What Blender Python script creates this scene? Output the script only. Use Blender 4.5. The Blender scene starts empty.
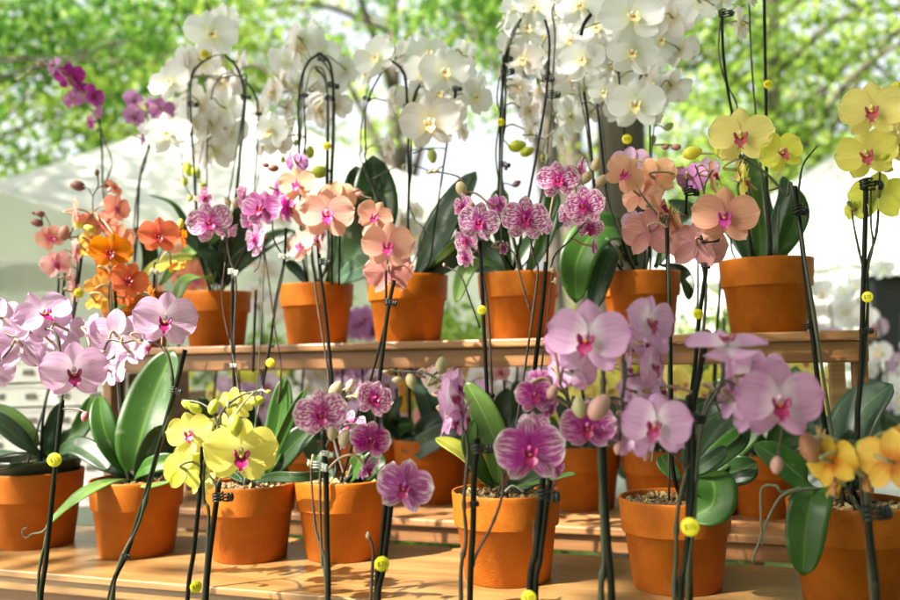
import bpy, math, random
import numpy as np
from mathutils import Vector, Matrix
R = math.radians
rng = random.Random(7)
scn = bpy.context.scene
col = bpy.context.scene.collection
# ------------------------------------------------------------------ camera
TH = R(20.0); TT = math.tan(TH)
CZ = 1.45
cam_d = bpy.data.cameras.new('camera'); cam = bpy.data.objects.new('camera', cam_d); col.objects.link(cam)
CR = (Matrix.Rotation(R(93.18), 3, 'X') @ Matrix.Rotation(R(-1.2), 3, 'Z'))
cam.matrix_world = Matrix.Translation((0, 0, CZ)) @ CR.to_4x4()
cam_d.sensor_width = 36; cam_d.lens = 36; cam_d.clip_end = 400; cam_d.clip_start = .05
cam_d.dof.use_dof = True; cam_d.dof.focus_distance = 1.17; cam_d.dof.aperture_fstop = 3.4
scn.camera = cam
C0 = Vector((0, 0, CZ))
def ray(px, py): return CR @ Vector(((px-450)/900, (300-py)/900, -1))
def P(px, py, z0):          # point seen at a photo pixel on the upright plane parallel to the stand
    d = ray(px, py); return C0 + d*(z0/(d.y+d.x*TT))
def PD(px, py, dist):       # the same on a plane square to the view
    d = ray(px, py); return C0 + d*(dist/d.y)
def depth(p): return (CR.transposed() @ (p-C0)).z*-1
def L(s, t, z): return Vector((s*math.cos(TH)+t*math.sin(TH), -s*math.sin(TH)+t*math.cos(TH), z))
U_Z, M_Z, F_Z, G_Z = CZ+.017, CZ-.311, CZ-.316, CZ-.62

# ------------------------------------------------------------------ mesh helpers
def tag(o, label=None, cat=None, group=None, kind=None):
    if label: o['label'] = label
    if cat: o['category'] = cat
    if group: o['group'] = group
    if kind: o['kind'] = kind
    return o
def link(name, me, parent=None, loc=(0, 0, 0)):
    o = bpy.data.objects.new(name, me); col.objects.link(o); o.location = loc
    if parent: o.parent = parent
    return o
def empty(name, loc, rz=0):
    o = bpy.data.objects.new(name, None); col.objects.link(o); o.location = loc; o.rotation_euler.z = rz
    o.empty_display_size = .05
    return o
class MB:
    def __init__(s): s.v = []; s.f = []; s.m = []
    def add(s, vs, fs, m=0):
        n = len(s.v); s.v += [tuple(v) for v in vs]; s.f += [tuple(i+n for i in f) for f in fs]; s.m += [m]*len(fs); return s
    def box(s, a, b, m=0):
        x0, y0, z0 = a; x1, y1, z1 = b
        return s.add([(x0,y0,z0),(x1,y0,z0),(x1,y1,z0),(x0,y1,z0),(x0,y0,z1),(x1,y0,z1),(x1,y1,z1),(x0,y1,z1)],
              [(0,3,2,1),(4,5,6,7),(0,1,5,4),(1,2,6,5),(2,3,7,6),(3,0,4,7)], m)
    def tube(s, pts, rad, n=7, m=0):
        pts = [Vector(p) for p in pts]; k = len(pts)
        if not hasattr(rad, '__len__'): rad = [rad]*k
        t = (pts[1]-pts[0]).normalized(); nn = t.orthogonal().normalized(); vs = []
        for i, p in enumerate(pts):
            t = (pts[min(i+1, k-1)]-pts[max(i-1, 0)]).normalized()
            nn = (nn-t*nn.dot(t)).normalized(); b = t.cross(nn)
            for j in range(n):
                a = 2*math.pi*j/n; vs.append(p+(nn*math.cos(a)+b*math.sin(a))*rad[i])
        fs = [(i*n+j, i*n+(j+1) % n, (i+1)*n+(j+1) % n, (i+1)*n+j) for i in range(k-1) for j in range(n)]
        fs += [tuple(range(n-1, -1, -1)), tuple(range((k-1)*n, k*n))]
        return s.add(vs, fs, m)
    def lathe(s, prof, n=40, m=0, c=(0, 0, 0)):
        vs = []; k = len(prof)
        for r, z in prof:
            for j in range(n):
                a = 2*math.pi*j/n; vs.append((c[0]+r*math.cos(a), c[1]+r*math.sin(a), c[2]+z))
        fs = [(i*n+j, i*n+(j+1) % n, (i+1)*n+(j+1) % n, (i+1)*n+j) for i in range(k-1) for j in range(n)]
        return s.add(vs, fs, m)
    def ell(s, c, r, M=None, m=0, nu=10, nv=7):
        M = M or Matrix.Identity(3); c = Vector(c); vs = []
        for i in range(nv+1):
            ph = math.pi*i/nv
            for j in range(nu):
                a = 2*math.pi*j/nu
                vs.append(c+M @ Vector((r[0]*math.sin(ph)*math.cos(a), r[1]*math.sin(ph)*math.sin(a), r[2]*math.cos(ph))))
        fs = [(i*nu+j, (i+1)*nu+j, (i+1)*nu+(j+1) % nu, i*nu+(j+1) % nu) for i in range(nv) for j in range(nu)]
        return s.add(vs, fs, m)
    def mesh(s, name, mats, smooth=True):
        me = bpy.data.meshes.new(name); me.from_pydata(s.v, [], s.f)
        for m in mats: me.materials.append(m)
        me.polygons.foreach_set('material_index', s.m)
        if smooth: me.polygons.foreach_set('use_smooth', [True]*len(s.f))
        me.validate(); me.update(); return me
    def build(s, name, mats, parent=None, loc=(0, 0, 0), smooth=True):
        if not isinstance(mats, (list, tuple)): mats = [mats]
        return link(name, s.mesh(name, mats, smooth), parent, loc)
def smooth_path(pts, n=6):
    pts = [Vector(p) for p in pts]
    if len(pts) < 3:
        return [pts[0].lerp(pts[1], i/n) for i in range(n+1)]
    e = [pts[0]*2-pts[1]]+pts+[pts[-1]*2-pts[-2]]; out = []
    for i in range(1, len(e)-2):
        p0, p1, p2, p3 = e[i-1:i+3]
        for j in range(n):
            t = j/n
            out.append(.5*((2*p1)+(p2-p0)*t+(2*p0-5*p1+4*p2-p3)*t*t+(3*p1-p0-3*p2+p3)*t**3))
    out.append(pts[-1]); return out
def bevel(o, w, seg=2):
    m = o.modifiers.new('bevel', 'BEVEL'); m.width = w; m.segments = seg; m.limit_method = 'ANGLE'; m.angle_limit = R(40)
    return o

# ------------------------------------------------------------------ materials
def new_mat(name):
    m = bpy.data.materials.new(name); m.use_nodes = True; nt = m.node_tree; nt.nodes.clear()
    out = nt.nodes.new('ShaderNodeOutputMaterial'); return m, nt, out
def nd(nt, t, **kw):
    n = nt.nodes.new(t)
    for k, v in kw.items():
        if k.startswith('_'): setattr(n, k[1:], v)
        else: n.inputs[k.replace('__', ' ')].default_value = v
    return n
def rgba(c): return (c[0], c[1], c[2], 1)
def ramp(nt, stops, interp='LINEAR'):
    r = nt.nodes.new('ShaderNodeValToRGB'); r.color_ramp.interpolation = interp; e = r.color_ramp.elements
    e[0].position = stops[0][0]; e[0].color = rgba(stops[0][1]); e[1].position = stops[-1][0]; e[1].color = rgba(stops[-1][1])
    for p, c in stops[1:-1]: k = e.new(p); k.color = rgba(c)
    return r
def mixc(nt, fac, a, b, mode='MIX'):
    m = nt.nodes.new('ShaderNodeMix'); m.data_type = 'RGBA'; m.blend_type = mode
    for s, v in ((0, fac), (6, a), (7, b)):
        if isinstance(v, bpy.types.NodeSocket): nt.links.new(v, m.inputs[s])
        elif s == 0: m.inputs[0].default_value = v
        else: m.inputs[s].default_value = rgba(v)
    return m.outputs[2]
def mth(nt, op, a, b=None):
    m = nt.nodes.new('ShaderNodeMath'); m.operation = op
    for i, v in enumerate((a, b)):
        if v is None: continue
        if isinstance(v, bpy.types.NodeSocket): nt.links.new(v, m.inputs[i])
        else: m.inputs[i].default_value = v
    return m.outputs[0]
def simple(name, c, rough=.5, c2=None, scale=30, spec=.5, trans=0, bump=0, metal=0, sss=0, coord='Object', stretch=None, coat=0, detail=4, lo=.35, hi=.65):
    m, nt, out = new_mat(name); lk = nt.links.new
    p = nd(nt, 'ShaderNodeBsdfPrincipled', Roughness=rough, Metallic=metal); p.inputs['Specular IOR Level'].default_value = spec
    p.inputs['Coat Weight'].default_value = coat
    tc = nd(nt, 'ShaderNodeTexCoord'); v = tc.outputs[coord]
    if stretch:
        mp = nd(nt, 'ShaderNodeMapping'); lk(v, mp.inputs[0]); mp.inputs['Scale'].default_value = stretch; v = mp.outputs[0]
    nz = nd(nt, 'ShaderNodeTexNoise', Scale=scale, Detail=detail); lk(v, nz.inputs['Vector'])
    c2 = c2 or tuple(x*.8 for x in c)
    rp = ramp(nt, [(lo, c), (hi, c2)]); lk(nz.outputs[0], rp.inputs[0]); lk(rp.outputs[0], p.inputs['Base Color'])
    if bump:
        b = nd(nt, 'ShaderNodeBump', Strength=bump, Distance=.002); lk(nz.outputs[0], b.inputs['Height']); lk(b.outputs[0], p.inputs['Normal'])
    sh = p.outputs[0]
    if trans:
        t = nd(nt, 'ShaderNodeBsdfTranslucent'); lk(rp.outputs[0], t.inputs[0])
        mx = nd(nt, 'ShaderNodeMixShader', Fac=trans); lk(sh, mx.inputs[1]); lk(t.outputs[0], mx.inputs[2]); sh = mx.outputs[0]
    lk(sh, out.inputs[0]); return m
def petal_mat(name, base, throat, edge, vein, vs=.25, mode='fine', pale=None, trans=.47):
    m, nt, out = new_mat(name); lk = nt.links.new
    tc = nd(nt, 'ShaderNodeTexCoord'); sp = nd(nt, 'ShaderNodeSeparateXYZ'); lk(tc.outputs['UV'], sp.inputs[0])
    oi = nd(nt, 'ShaderNodeObjectInfo')
    rp = ramp(nt, [(0.0, throat), (.16, throat), (.42, base), (.8, base), (1.0, edge)] if mode != 'streak' else [(0.0, throat), (.34, throat), (.62, base), (.9, edge), (1.0, edge)]); lk(sp.outputs[1], rp.inputs[0])
    # the blotches vary from flower to flower
    nz0 = nd(nt, 'ShaderNodeTexNoise', Scale=2.2, Detail=3); 
    ad = nd(nt, 'ShaderNodeVectorMath', _operation='ADD'); lk(tc.outputs['Object'], ad.inputs[0])
    cx = nd(nt, 'ShaderNodeCombineXYZ'); lk(mth(nt, 'MULTIPLY', oi.outputs['Random'], 40), cx.inputs[0]); lk(cx.outputs[0], ad.inputs[1])
    lk(ad.outputs[0], nz0.inputs['Vector'])
    f0 = mth(nt, 'MULTIPLY', mth(nt, 'SUBTRACT', nz0.outputs[0], .35), .9)
    f0c = nd(nt, 'ShaderNodeClamp'); lk(f0, f0c.inputs[0])
    c = mixc(nt, f0c.outputs[0], rp.outputs[0], edge)
    mp = nd(nt, 'ShaderNodeCombineXYZ')
    off = mth(nt, 'MULTIPLY', oi.outputs['Random'], 30)
    if mode == 'fine': su, sv, th0, th1 = 34, 1.0, .48, .70
    elif mode == 'spot': su, sv, th0, th1 = 16, 6.0, .45, .52
    else: su, sv, th0, th1 = 20, 2.6, .42, .54
    lk(mth(nt, 'ADD', mth(nt, 'MULTIPLY', sp.outputs[0], su), off), mp.inputs[0]); lk(mth(nt, 'MULTIPLY', sp.outputs[1], sv), mp.inputs[1])
    nz = nd(nt, 'ShaderNodeTexNoise', Scale=1.0, Detail=2.5); lk(mp.outputs[0], nz.inputs['Vector'])
    r2 = ramp(nt, [(th0, (0, 0, 0)), (th1, (1, 1, 1))]); lk(nz.outputs[0], r2.inputs[0])
    fac = mth(nt, 'MULTIPLY', r2.outputs[0], vs)
    if mode != 'fine':   # markings fade out at the petal's rim
        r3 = ramp(nt, [(0, (1, 1, 1)), (.84, (.95, .95, .95)), (.97, (.1, .1, .1))]); lk(sp.outputs[1], r3.inputs[0])
        au = mth(nt, 'ABSOLUTE', mth(nt, 'SUBTRACT', mth(nt, 'MULTIPLY', sp.outputs[0], 2), 1))
        r4 = ramp(nt, [(0, (1, 1, 1)), (.8, (.95, .95, .95)), (.97, (.1, .1, .1))]); lk(au, r4.inputs[0])
        fac = mth(nt, 'MULTIPLY', mth(nt, 'MULTIPLY', fac, r3.outputs[0]), r4.outputs[0])
    c = mixc(nt, fac, c, vein)
    hs = nd(nt, 'ShaderNodeHueSaturation'); lk(c, hs.inputs['Color'])
    lk(mth(nt, 'ADD', mth(nt, 'MULTIPLY', oi.outputs['Random'], .03), .485), hs.inputs['Hue'])
    lk(mth(nt, 'ADD', mth(nt, 'MULTIPLY', oi.outputs['Random'], .22), .88), hs.inputs['Saturation'])
    p = nd(nt, 'ShaderNodeBsdfPrincipled', Roughness=.62); p.inputs['Specular IOR Level'].default_value = .2
    p.inputs['Sheen Weight'].default_value = .12
    lk(hs.outputs[0], p.inputs['Base Color'])
    bp = nd(nt, 'ShaderNodeBump', Strength=.35, Distance=.004); lk(nz.outputs[0], bp.inputs['Height']); lk(bp.outputs[0], p.inputs['Normal'])
    t = nd(nt, 'ShaderNodeBsdfTranslucent'); lk(hs.outputs[0], t.inputs[0])
    mx = nd(nt, 'ShaderNodeMixShader', Fac=trans); lk(p.outputs[0], mx.inputs[1]); lk(t.outputs[0], mx.inputs[2])
    lk(mx.outputs[0], out.inputs[0]); return m
def leaf_mat(name, c, c2, mid, trans=.2, rough=.38):
    m, nt, out = new_mat(name); lk = nt.links.new
    tc = nd(nt, 'ShaderNodeTexCoord'); sp = nd(nt, 'ShaderNodeSeparateXYZ'); lk(tc.outputs['UV'], sp.inputs[0])
    au = mth(nt, 'ABSOLUTE', mth(nt, 'SUBTRACT', sp.outputs[0], .5))
    rp = ramp(nt, [(0, (1, 1, 1)), (.012, (.9, .9, .9)), (.045, (0, 0, 0))]); lk(au, rp.inputs[0])
    cb = nd(nt, 'ShaderNodeCombineXYZ'); lk(mth(nt, 'MULTIPLY', sp.outputs[0], 26), cb.inputs[0]); lk(mth(nt, 'MULTIPLY', sp.outputs[1], 3), cb.inputs[1])
    oi = nd(nt, 'ShaderNodeObjectInfo'); lk(mth(nt, 'MULTIPLY', oi.outputs['Random'], 50), cb.inputs[2])
    nz = nd(nt, 'ShaderNodeTexNoise', Scale=1, Detail=3); lk(cb.outputs[0], nz.inputs['Vector'])
    nz2 = nd(nt, 'ShaderNodeTexNoise', Scale=14, Detail=3); lk(tc.outputs['Object'], nz2.inputs['Vector'])
    f = mth(nt, 'ADD', mth(nt, 'MULTIPLY', nz.outputs[0], .22), mth(nt, 'MULTIPLY', nz2.outputs[0], .78))
    r2 = ramp(nt, [(.36, c), (.64, c2)]); lk(f, r2.inputs[0])
    cc = mixc(nt, mth(nt, 'MULTIPLY', rp.outputs[0], .75), r2.outputs[0], mid)
    n4 = nd(nt, 'ShaderNodeTexNoise', Scale=60, Detail=3); lk(tc.outputs['Object'], n4.inputs['Vector'])
    r5 = ramp(nt, [(.62, (0, 0, 0)), (.72, (1, 1, 1))]); lk(n4.outputs[0], r5.inputs[0])
    cc = mixc(nt, mth(nt, 'MULTIPLY', r5.outputs[0], .30), cc, (.30, .30, .20))
    p = nd(nt, 'ShaderNodeBsdfPrincipled', Roughness=rough); lk(cc, p.inputs['Base Color']); p.inputs['Specular IOR Level'].default_value = .45
    rr = mth(nt, 'ADD', mth(nt, 'MULTIPLY', nz2.outputs[0], .25), rough-.12); lk(rr, p.inputs['Roughness'])
    bp = nd(nt, 'ShaderNodeBump', Strength=.12, Distance=.003); lk(f, bp.inputs['Height']); lk(bp.outputs[0], p.inputs['Normal'])
    t = nd(nt, 'ShaderNodeBsdfTranslucent'); lk(mixc(nt, .6, cc, mid), t.inputs[0])
    mx = nd(nt, 'ShaderNodeMixShader', Fac=trans); lk(p.outputs[0], mx.inputs[1]); lk(t.outputs[0], mx.inputs[2])
    lk(mx.outputs[0], out.inputs[0]); return m
def wood_mat(name, c1, c2, c3, rough=.4, coat=.2):
    m, nt, out = new_mat(name); lk = nt.links.new
    tc = nd(nt, 'ShaderNodeTexCoord'); mp = nd(nt, 'ShaderNodeMapping'); lk(tc.outputs['Object'], mp.inputs[0]); mp.inputs['Scale'].default_value = (1.6, 22, 30)
    nz = nd(nt, 'ShaderNodeTexNoise', Scale=1.6, Detail=7, Roughness=.62, Distortion=.7); lk(mp.outputs[0], nz.inputs['Vector'])
    mp2 = nd(nt, 'ShaderNodeMapping'); lk(tc.outputs['Object'], mp2.inputs[0]); mp2.inputs['Scale'].default_value = (6, 150, 150)
    nf = nd(nt, 'ShaderNodeTexNoise', Scale=1.5, Detail=3); lk(mp2.outputs[0], nf.inputs['Vector'])
    nl = nd(nt, 'ShaderNodeTexNoise', Scale=3.5, Detail=2); lk(tc.outputs['Object'], nl.inputs['Vector'])
    rp = ramp(nt, [(.3, c1), (.5, c2), (.7, c3)]); lk(nz.outputs[0], rp.inputs[0])
    c = mixc(nt, .38, rp.outputs[0], nf.outputs[0], 'OVERLAY')
    c = mixc(nt, mth(nt, 'MULTIPLY', nl.outputs[0], .35), c, c1)
    p = nd(nt, 'ShaderNodeBsdfPrincipled', Roughness=rough); lk(c, p.inputs['Base Color']); p.inputs['Coat Weight'].default_value = coat
    p.inputs['Coat Roughness'].default_value = .25
    lk(mth(nt, 'ADD', mth(nt, 'MULTIPLY', nl.outputs[0], .3), rough-.15), p.inputs['Roughness'])
    bp = nd(nt, 'ShaderNodeBump', Strength=.15, Distance=.002); lk(nf.outputs[0], bp.inputs['Height']); lk(bp.outputs[0], p.inputs['Normal'])
    lk(p.outputs[0], out.inputs[0]); return m
M = {}
M['terra'] = None
def terra():
    m, nt, out = new_mat('terracotta'); lk = nt.links.new
    tc = nd(nt, 'ShaderNodeTexCoord'); oi = nd(nt, 'ShaderNodeObjectInfo')
    ad = nd(nt, 'ShaderNodeVectorMath', _operation='ADD'); lk(tc.outputs['Object'], ad.inputs[0])
    cx = nd(nt, 'ShaderNodeCombineXYZ'); lk(mth(nt, 'MULTIPLY', oi.outputs['Random'], 40), cx.inputs[0]); lk(cx.outputs[0], ad.inputs[1])
    nz = nd(nt, 'ShaderNodeTexNoise', Scale=1.8, Detail=5, Roughness=.6); lk(ad.outputs[0], nz.inputs['Vector'])
    rp = ramp(nt, [(.3, (.31, .080, .005)), (.55, (.39, .108, .007)), (.75, (.45, .145, .014))]); lk(nz.outputs[0], rp.inputs[0])
    # scuffs and dried splashes, mostly thin marks
    n2 = nd(nt, 'ShaderNodeTexNoise', Scale=9, Detail=6, Roughness=.75); lk(ad.outputs[0], n2.inputs['Vector'])
    r2 = ramp(nt, [(.60, (0, 0, 0)), (.72, (1, 1, 1))]); lk(n2.outputs[0], r2.inputs[0])
    c = mixc(nt, mth(nt, 'MULTIPLY', r2.outputs[0], .38), rp.outputs[0], (.50, .30, .18))
    c = mixc(nt, mth(nt, 'MULTIPLY', oi.outputs['Random'], .28), c, (.30, .075, .015))
    n3 = nd(nt, 'ShaderNodeTexNoise', Scale=14, Detail=2); mp = nd(nt, 'ShaderNodeMapping'); lk(ad.outputs[0], mp.inputs[0]); mp.inputs['Scale'].default_value = (1, 1, 5); lk(mp.outputs[0], n3.inputs['Vector'])
    p = nd(nt, 'ShaderNodeBsdfPrincipled', Roughness=.5); lk(c, p.inputs['Base Color']); p.inputs['Specular IOR Level'].default_value = .12
    bp = nd(nt, 'ShaderNodeBump', Strength=.12, Distance=.02); lk(n3.outputs[0], bp.inputs['Height']); lk(bp.outputs[0], p.inputs['Normal'])
    lk(p.outputs[0], out.inputs[0]); return m
M['terra'] = terra()
M['bark'] = simple('bark_chips', (.13, .075, .03), .9, (.28, .19, .09), scale=45, bump=.4)
M['soil'] = simple('dark_mix', (.05, .03, .018), .95, (.10, .07, .04), scale=60)
M['moss'] = simple('sphagnum', (.40, .30, .13), .9, (.35, .26, .10), scale=60)
M['stake'] = simple('stake_wood', (.004, .006, .004), .42, (.010, .011, .006), scale=35, stretch=(1, 1, .15), spec=.14)
M['stem'] = simple('spike_green', (.022, .036, .012), .42, (.05, .045, .022), scale=30)
M['stemdark'] = simple('spike_brown', (.035, .024, .018), .45, (.07, .045, .032), scale=30)
M['stemlight'] = simple('pedicel_green', (.30, .38, .12), .45, (.38, .30, .20), scale=30, trans=.15)
M['stempink'] = simple('pedicel_pink', (.40, .26, .17), .45, (.30, .22, .12), scale=30, trans=.1)
M['root'] = simple('aerial_root', (.15, .155, .11), .7, (.10, .12, .07), scale=40, bump=.3)
M['clip'] = simple('clip_black', (.004, .007, .005), .35, (.010, .015, .010), scale=30, spec=.35)
M['clipclear'] = simple('clip_clear', (.42, .46, .40), .15, (.3, .34, .28), scale=30)
M['sticker'] = simple('sticker_yellow', (.78, .72, .01), .5, (.70, .60, .01), scale=20)
M['ink'] = simple('sticker_ink', (.16, .13, .01), .6, scale=20)
M['liner'] = simple('nursery_pot', (.018, .035, .02), .35, scale=20)
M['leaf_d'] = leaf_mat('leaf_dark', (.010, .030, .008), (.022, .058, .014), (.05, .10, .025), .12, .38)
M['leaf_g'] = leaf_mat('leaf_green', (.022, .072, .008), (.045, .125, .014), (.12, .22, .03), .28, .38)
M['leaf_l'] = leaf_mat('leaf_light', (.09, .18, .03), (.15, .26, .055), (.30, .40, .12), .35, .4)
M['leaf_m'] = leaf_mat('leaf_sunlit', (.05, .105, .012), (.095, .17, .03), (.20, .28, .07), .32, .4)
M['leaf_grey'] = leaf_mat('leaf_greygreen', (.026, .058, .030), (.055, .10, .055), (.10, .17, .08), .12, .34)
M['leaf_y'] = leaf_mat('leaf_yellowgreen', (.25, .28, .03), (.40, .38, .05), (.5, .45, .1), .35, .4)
W_ = wood_mat
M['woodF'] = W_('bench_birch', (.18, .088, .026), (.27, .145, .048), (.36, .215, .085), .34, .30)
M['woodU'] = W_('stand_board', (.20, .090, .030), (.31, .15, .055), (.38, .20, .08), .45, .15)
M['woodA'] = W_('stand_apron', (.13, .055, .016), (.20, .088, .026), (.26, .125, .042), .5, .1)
M['woodL'] = W_('stand_leg', (.30, .17, .08), (.42, .25, .12), (.50, .32, .16), .5, .15)
# kind: base, throat, edge, vein, strength, mode ; lip, callus, column ; bud colour
K = {
 'white':  dict(p=((.87,.87,.90),(.85,.85,.66),(.88,.88,.92),(.66,.67,.64),.25,'fine'), lip=((.84,.70,.34),(.70,.22,.01),(.86,.85,.82)), bud=(.34,.40,.10)),
 'blush':  dict(p=((.85,.81,.82),(.72,.66,.42),(.83,.80,.81),(.60,.34,.48),.40,'fine'), lip=((.78,.60,.30),(.66,.26,.03),(.84,.80,.78)), bud=(.34,.30,.16)),
 'pink':   dict(p=((.66,.40,.62),(.86,.80,.85),(.60,.28,.56),(.42,.12,.40),.45,'fine'), lip=((.26,.004,.08),(.55,.12,.01),(.66,.36,.50)), bud=(.44,.24,.20)),
 'pale':   dict(p=((.68,.48,.66),(.82,.74,.80),(.60,.36,.58),(.44,.16,.42),.5,'fine'), lip=((.28,.004,.09),(.58,.18,.02),(.76,.58,.66)), bud=(.36,.13,.14)),
 'magenta':dict(p=((.32,.022,.24),(.28,.012,.18),(.44,.10,.36),(.22,.01,.16),.4,'fine'), lip=((.24,.004,.03),(.45,.08,.01),(.34,.02,.16)), bud=(.24,.17,.08)),
 'lilac':  dict(p=((.48,.18,.44),(.50,.22,.42),(.58,.32,.55),(.32,.07,.30),.5,'fine'), lip=((.24,.01,.10),(.5,.2,.03),(.6,.3,.5)), bud=(.30,.15,.20)),
 'spot':   dict(p=((.80,.62,.74),(.46,.010,.27),(.84,.78,.83),(.40,.008,.25),.95,'spot'), lip=((.32,.003,.11),(.40,.05,.04),(.50,.04,.24)), bud=(.42,.33,.20)),
 'purple': dict(p=((.66,.26,.55),(.38,.008,.25),(.84,.76,.82),(.32,.005,.21),.95,'streak'), lip=((.26,.003,.08),(.40,.06,.03),(.46,.06,.26)), bud=(.42,.29,.19)),
 'plum':   dict(p=((.58,.24,.48),(.38,.012,.23),(.72,.54,.66),(.28,.008,.18),.9,'streak'), lip=((.24,.003,.06),(.40,.06,.02),(.54,.16,.36)), bud=(.44,.25,.20)),
 'peach':  dict(p=((.78,.42,.28),(.78,.36,.30),(.82,.54,.42),(.62,.22,.18),.35,'fine'), lip=((.52,.03,.20),(.56,.08,.16),(.68,.18,.30)), bud=(.20,.07,.05)),
 'dusty':  dict(p=((.68,.33,.24),(.68,.30,.26),(.72,.43,.35),(.50,.15,.17),.5,'fine'), lip=((.34,.02,.18),(.48,.16,.10),(.46,.10,.22)), bud=(.26,.11,.09)),
 'dustyback':  dict(p=((.62,.27,.24),(.55,.22,.24),(.70,.42,.36),(.38,.07,.13),.75,'fine'), lip=((.34,.02,.18),(.48,.16,.10),(.46,.10,.22)), bud=(.26,.11,.09)),
 'coral':  dict(p=((.78,.30,.20),(.78,.26,.24),(.82,.42,.32),(.54,.12,.12),.4,'fine'), lip=((.46,.04,.22),(.50,.14,.14),(.62,.20,.38)), bud=(.15,.055,.035)),
 'salmon': dict(p=((.76,.38,.32),(.72,.18,.28),(.80,.54,.48),(.52,.08,.16),.6,'fine'), lip=((.46,.02,.18),(.50,.14,.14),(.64,.14,.34)), bud=(.17,.065,.05)),
 'orange': dict(p=((.74,.165,.012),(.55,.06,.02),(.78,.23,.02),(.46,.06,.01),.5,'fine'), lip=((.22,.004,.008),(.4,.06,.01),(.50,.05,.07)), bud=(.42,.38,.04)),
 'amber':  dict(p=((.80,.42,.02),(.80,.36,.01),(.82,.54,.04),(.72,.18,.01),.4,'fine'), lip=((.72,.50,.02),(.6,.2,.02),(.75,.55,.06)), bud=(.50,.46,.05)),
 'yellow': dict(p=((.84,.76,.16),(.82,.72,.22),(.85,.80,.28),(.70,.54,.06),.35,'fine'), lip=((.32,.04,.06),(.66,.40,.06),(.74,.56,.24)), bud=(.62,.55,.04)),
 'lemon':  dict(p=((.78,.74,.14),(.76,.74,.26),(.80,.78,.24),(.62,.55,.03),.35,'fine'), lip=((.34,.008,.10),(.66,.34,.05),(.76,.62,.30)), bud=(.44,.47,.04)),
 'sunset': dict(p=((.78,.46,.12),(.66,.16,.05),(.80,.64,.20),(.58,.12,.02),.55,'fine'), lip=((.76,.50,.02),(.6,.2,.02),(.75,.55,.06)), bud=(.30,.13,.06)),
}
for k, d in K.items():
    d['mp'] = petal_mat('petal_'+k, d['p'][0], d['p'][1], d['p'][2], d['p'][3], d['p'][4], d['p'][5])
    d['ml'] = [simple('lip_'+k, d['lip'][0], .4, tuple(min(1, x*1.25) for x in d['lip'][0]), scale=18, trans=.1),
               simple('callus_'+k, d['lip'][1], .45, scale=30), simple('column_'+k, d['lip'][2], .4, scale=30)]
    d['mb'] = simple('bud_'+k, d['bud'], .5, tuple(min(1, x*1.35) for x in d['bud']), scale=14, trans=.15, stretch=(4, 4, .6))

# ------------------------------------------------------------------ flower meshes
def petal(vs, fs, uv, ang, Ln, W, y0, kcup, kbend, wave, ph, ea, eb, nu=8, nv=10, tw=0):
    n0 = len(vs); ca, sa = math.cos(ang), math.sin(ang)
    for j in range(nv+1):
        v = j/nv; vv = .5-.5*math.cos(math.pi*(.04+.96*v)); v = vv
        hw = W*max(0, 1-abs(2*v**ea-1)**2.25)**eb
        if j == 0: hw = W*.20
        if j == nv: hw = W*.05
        for i in range(nu+1):
            u = -1+2*i/nu
            al = .015+Ln*v*(1-.05*u*u*v); la = hw*u
            y = y0+kcup*(u*hw)**2*4-kbend*v*v+wave*math.sin(2.6*u+ph)*v*v+wave*.6*math.sin(7*u+3*ph)*v**4+tw*u*hw + .006*math.exp(-(u*3)**2)*math.sin(math.pi*v)
            vs.append((al*ca-la*sa, y, al*sa+la*ca)); uv.append((u*.5+.5, v))
    for j in range(nv):
        for i in range(nu):
            a = n0+j*(nu+1)+i; fs.append((a, a+1, a+nu+2, a+nu+1))
def flower_mesh(mat, seed, narrow=1.0, cup=1.0):
    r = random.Random(seed); vs, fs, uv = [], [], []
    q = lambda a: r.uniform(-a, a)
    for ang in (90, 232, 308):
        petal(vs, fs, uv, R(ang+q(4)), .45+q(.02), .150+q(.012), .014, .5*cup, .03+q(.05), .014, r.random()*6, 1.0, .56, nu=6, nv=11)
    for sgn in (1, -1):
        petal(vs, fs, uv, R(90-sgn*(79+q(4))), .49+q(.01), (.290+q(.012))*narrow, -.006+.004*sgn, -.25*cup+q(.25), -.04*cup+.07+q(.05), 0.034, r.random()*6, 1.12, .50, nu=12, nv=14, tw=q(.12))
    me = bpy.data.meshes.new('flower'); me.from_pydata(vs, [], fs); me.materials.append(mat)
    ul = me.uv_layers.new(name='UVMap'); li = np.zeros(len(me.loops), dtype=np.int32); me.loops.foreach_get('vertex_index', li)
    ul.data.foreach_set('uv', np.array(uv)[li].ravel()); me.polygons.foreach_set('use_smooth', [True]*len(fs)); me.update(); return me
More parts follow.
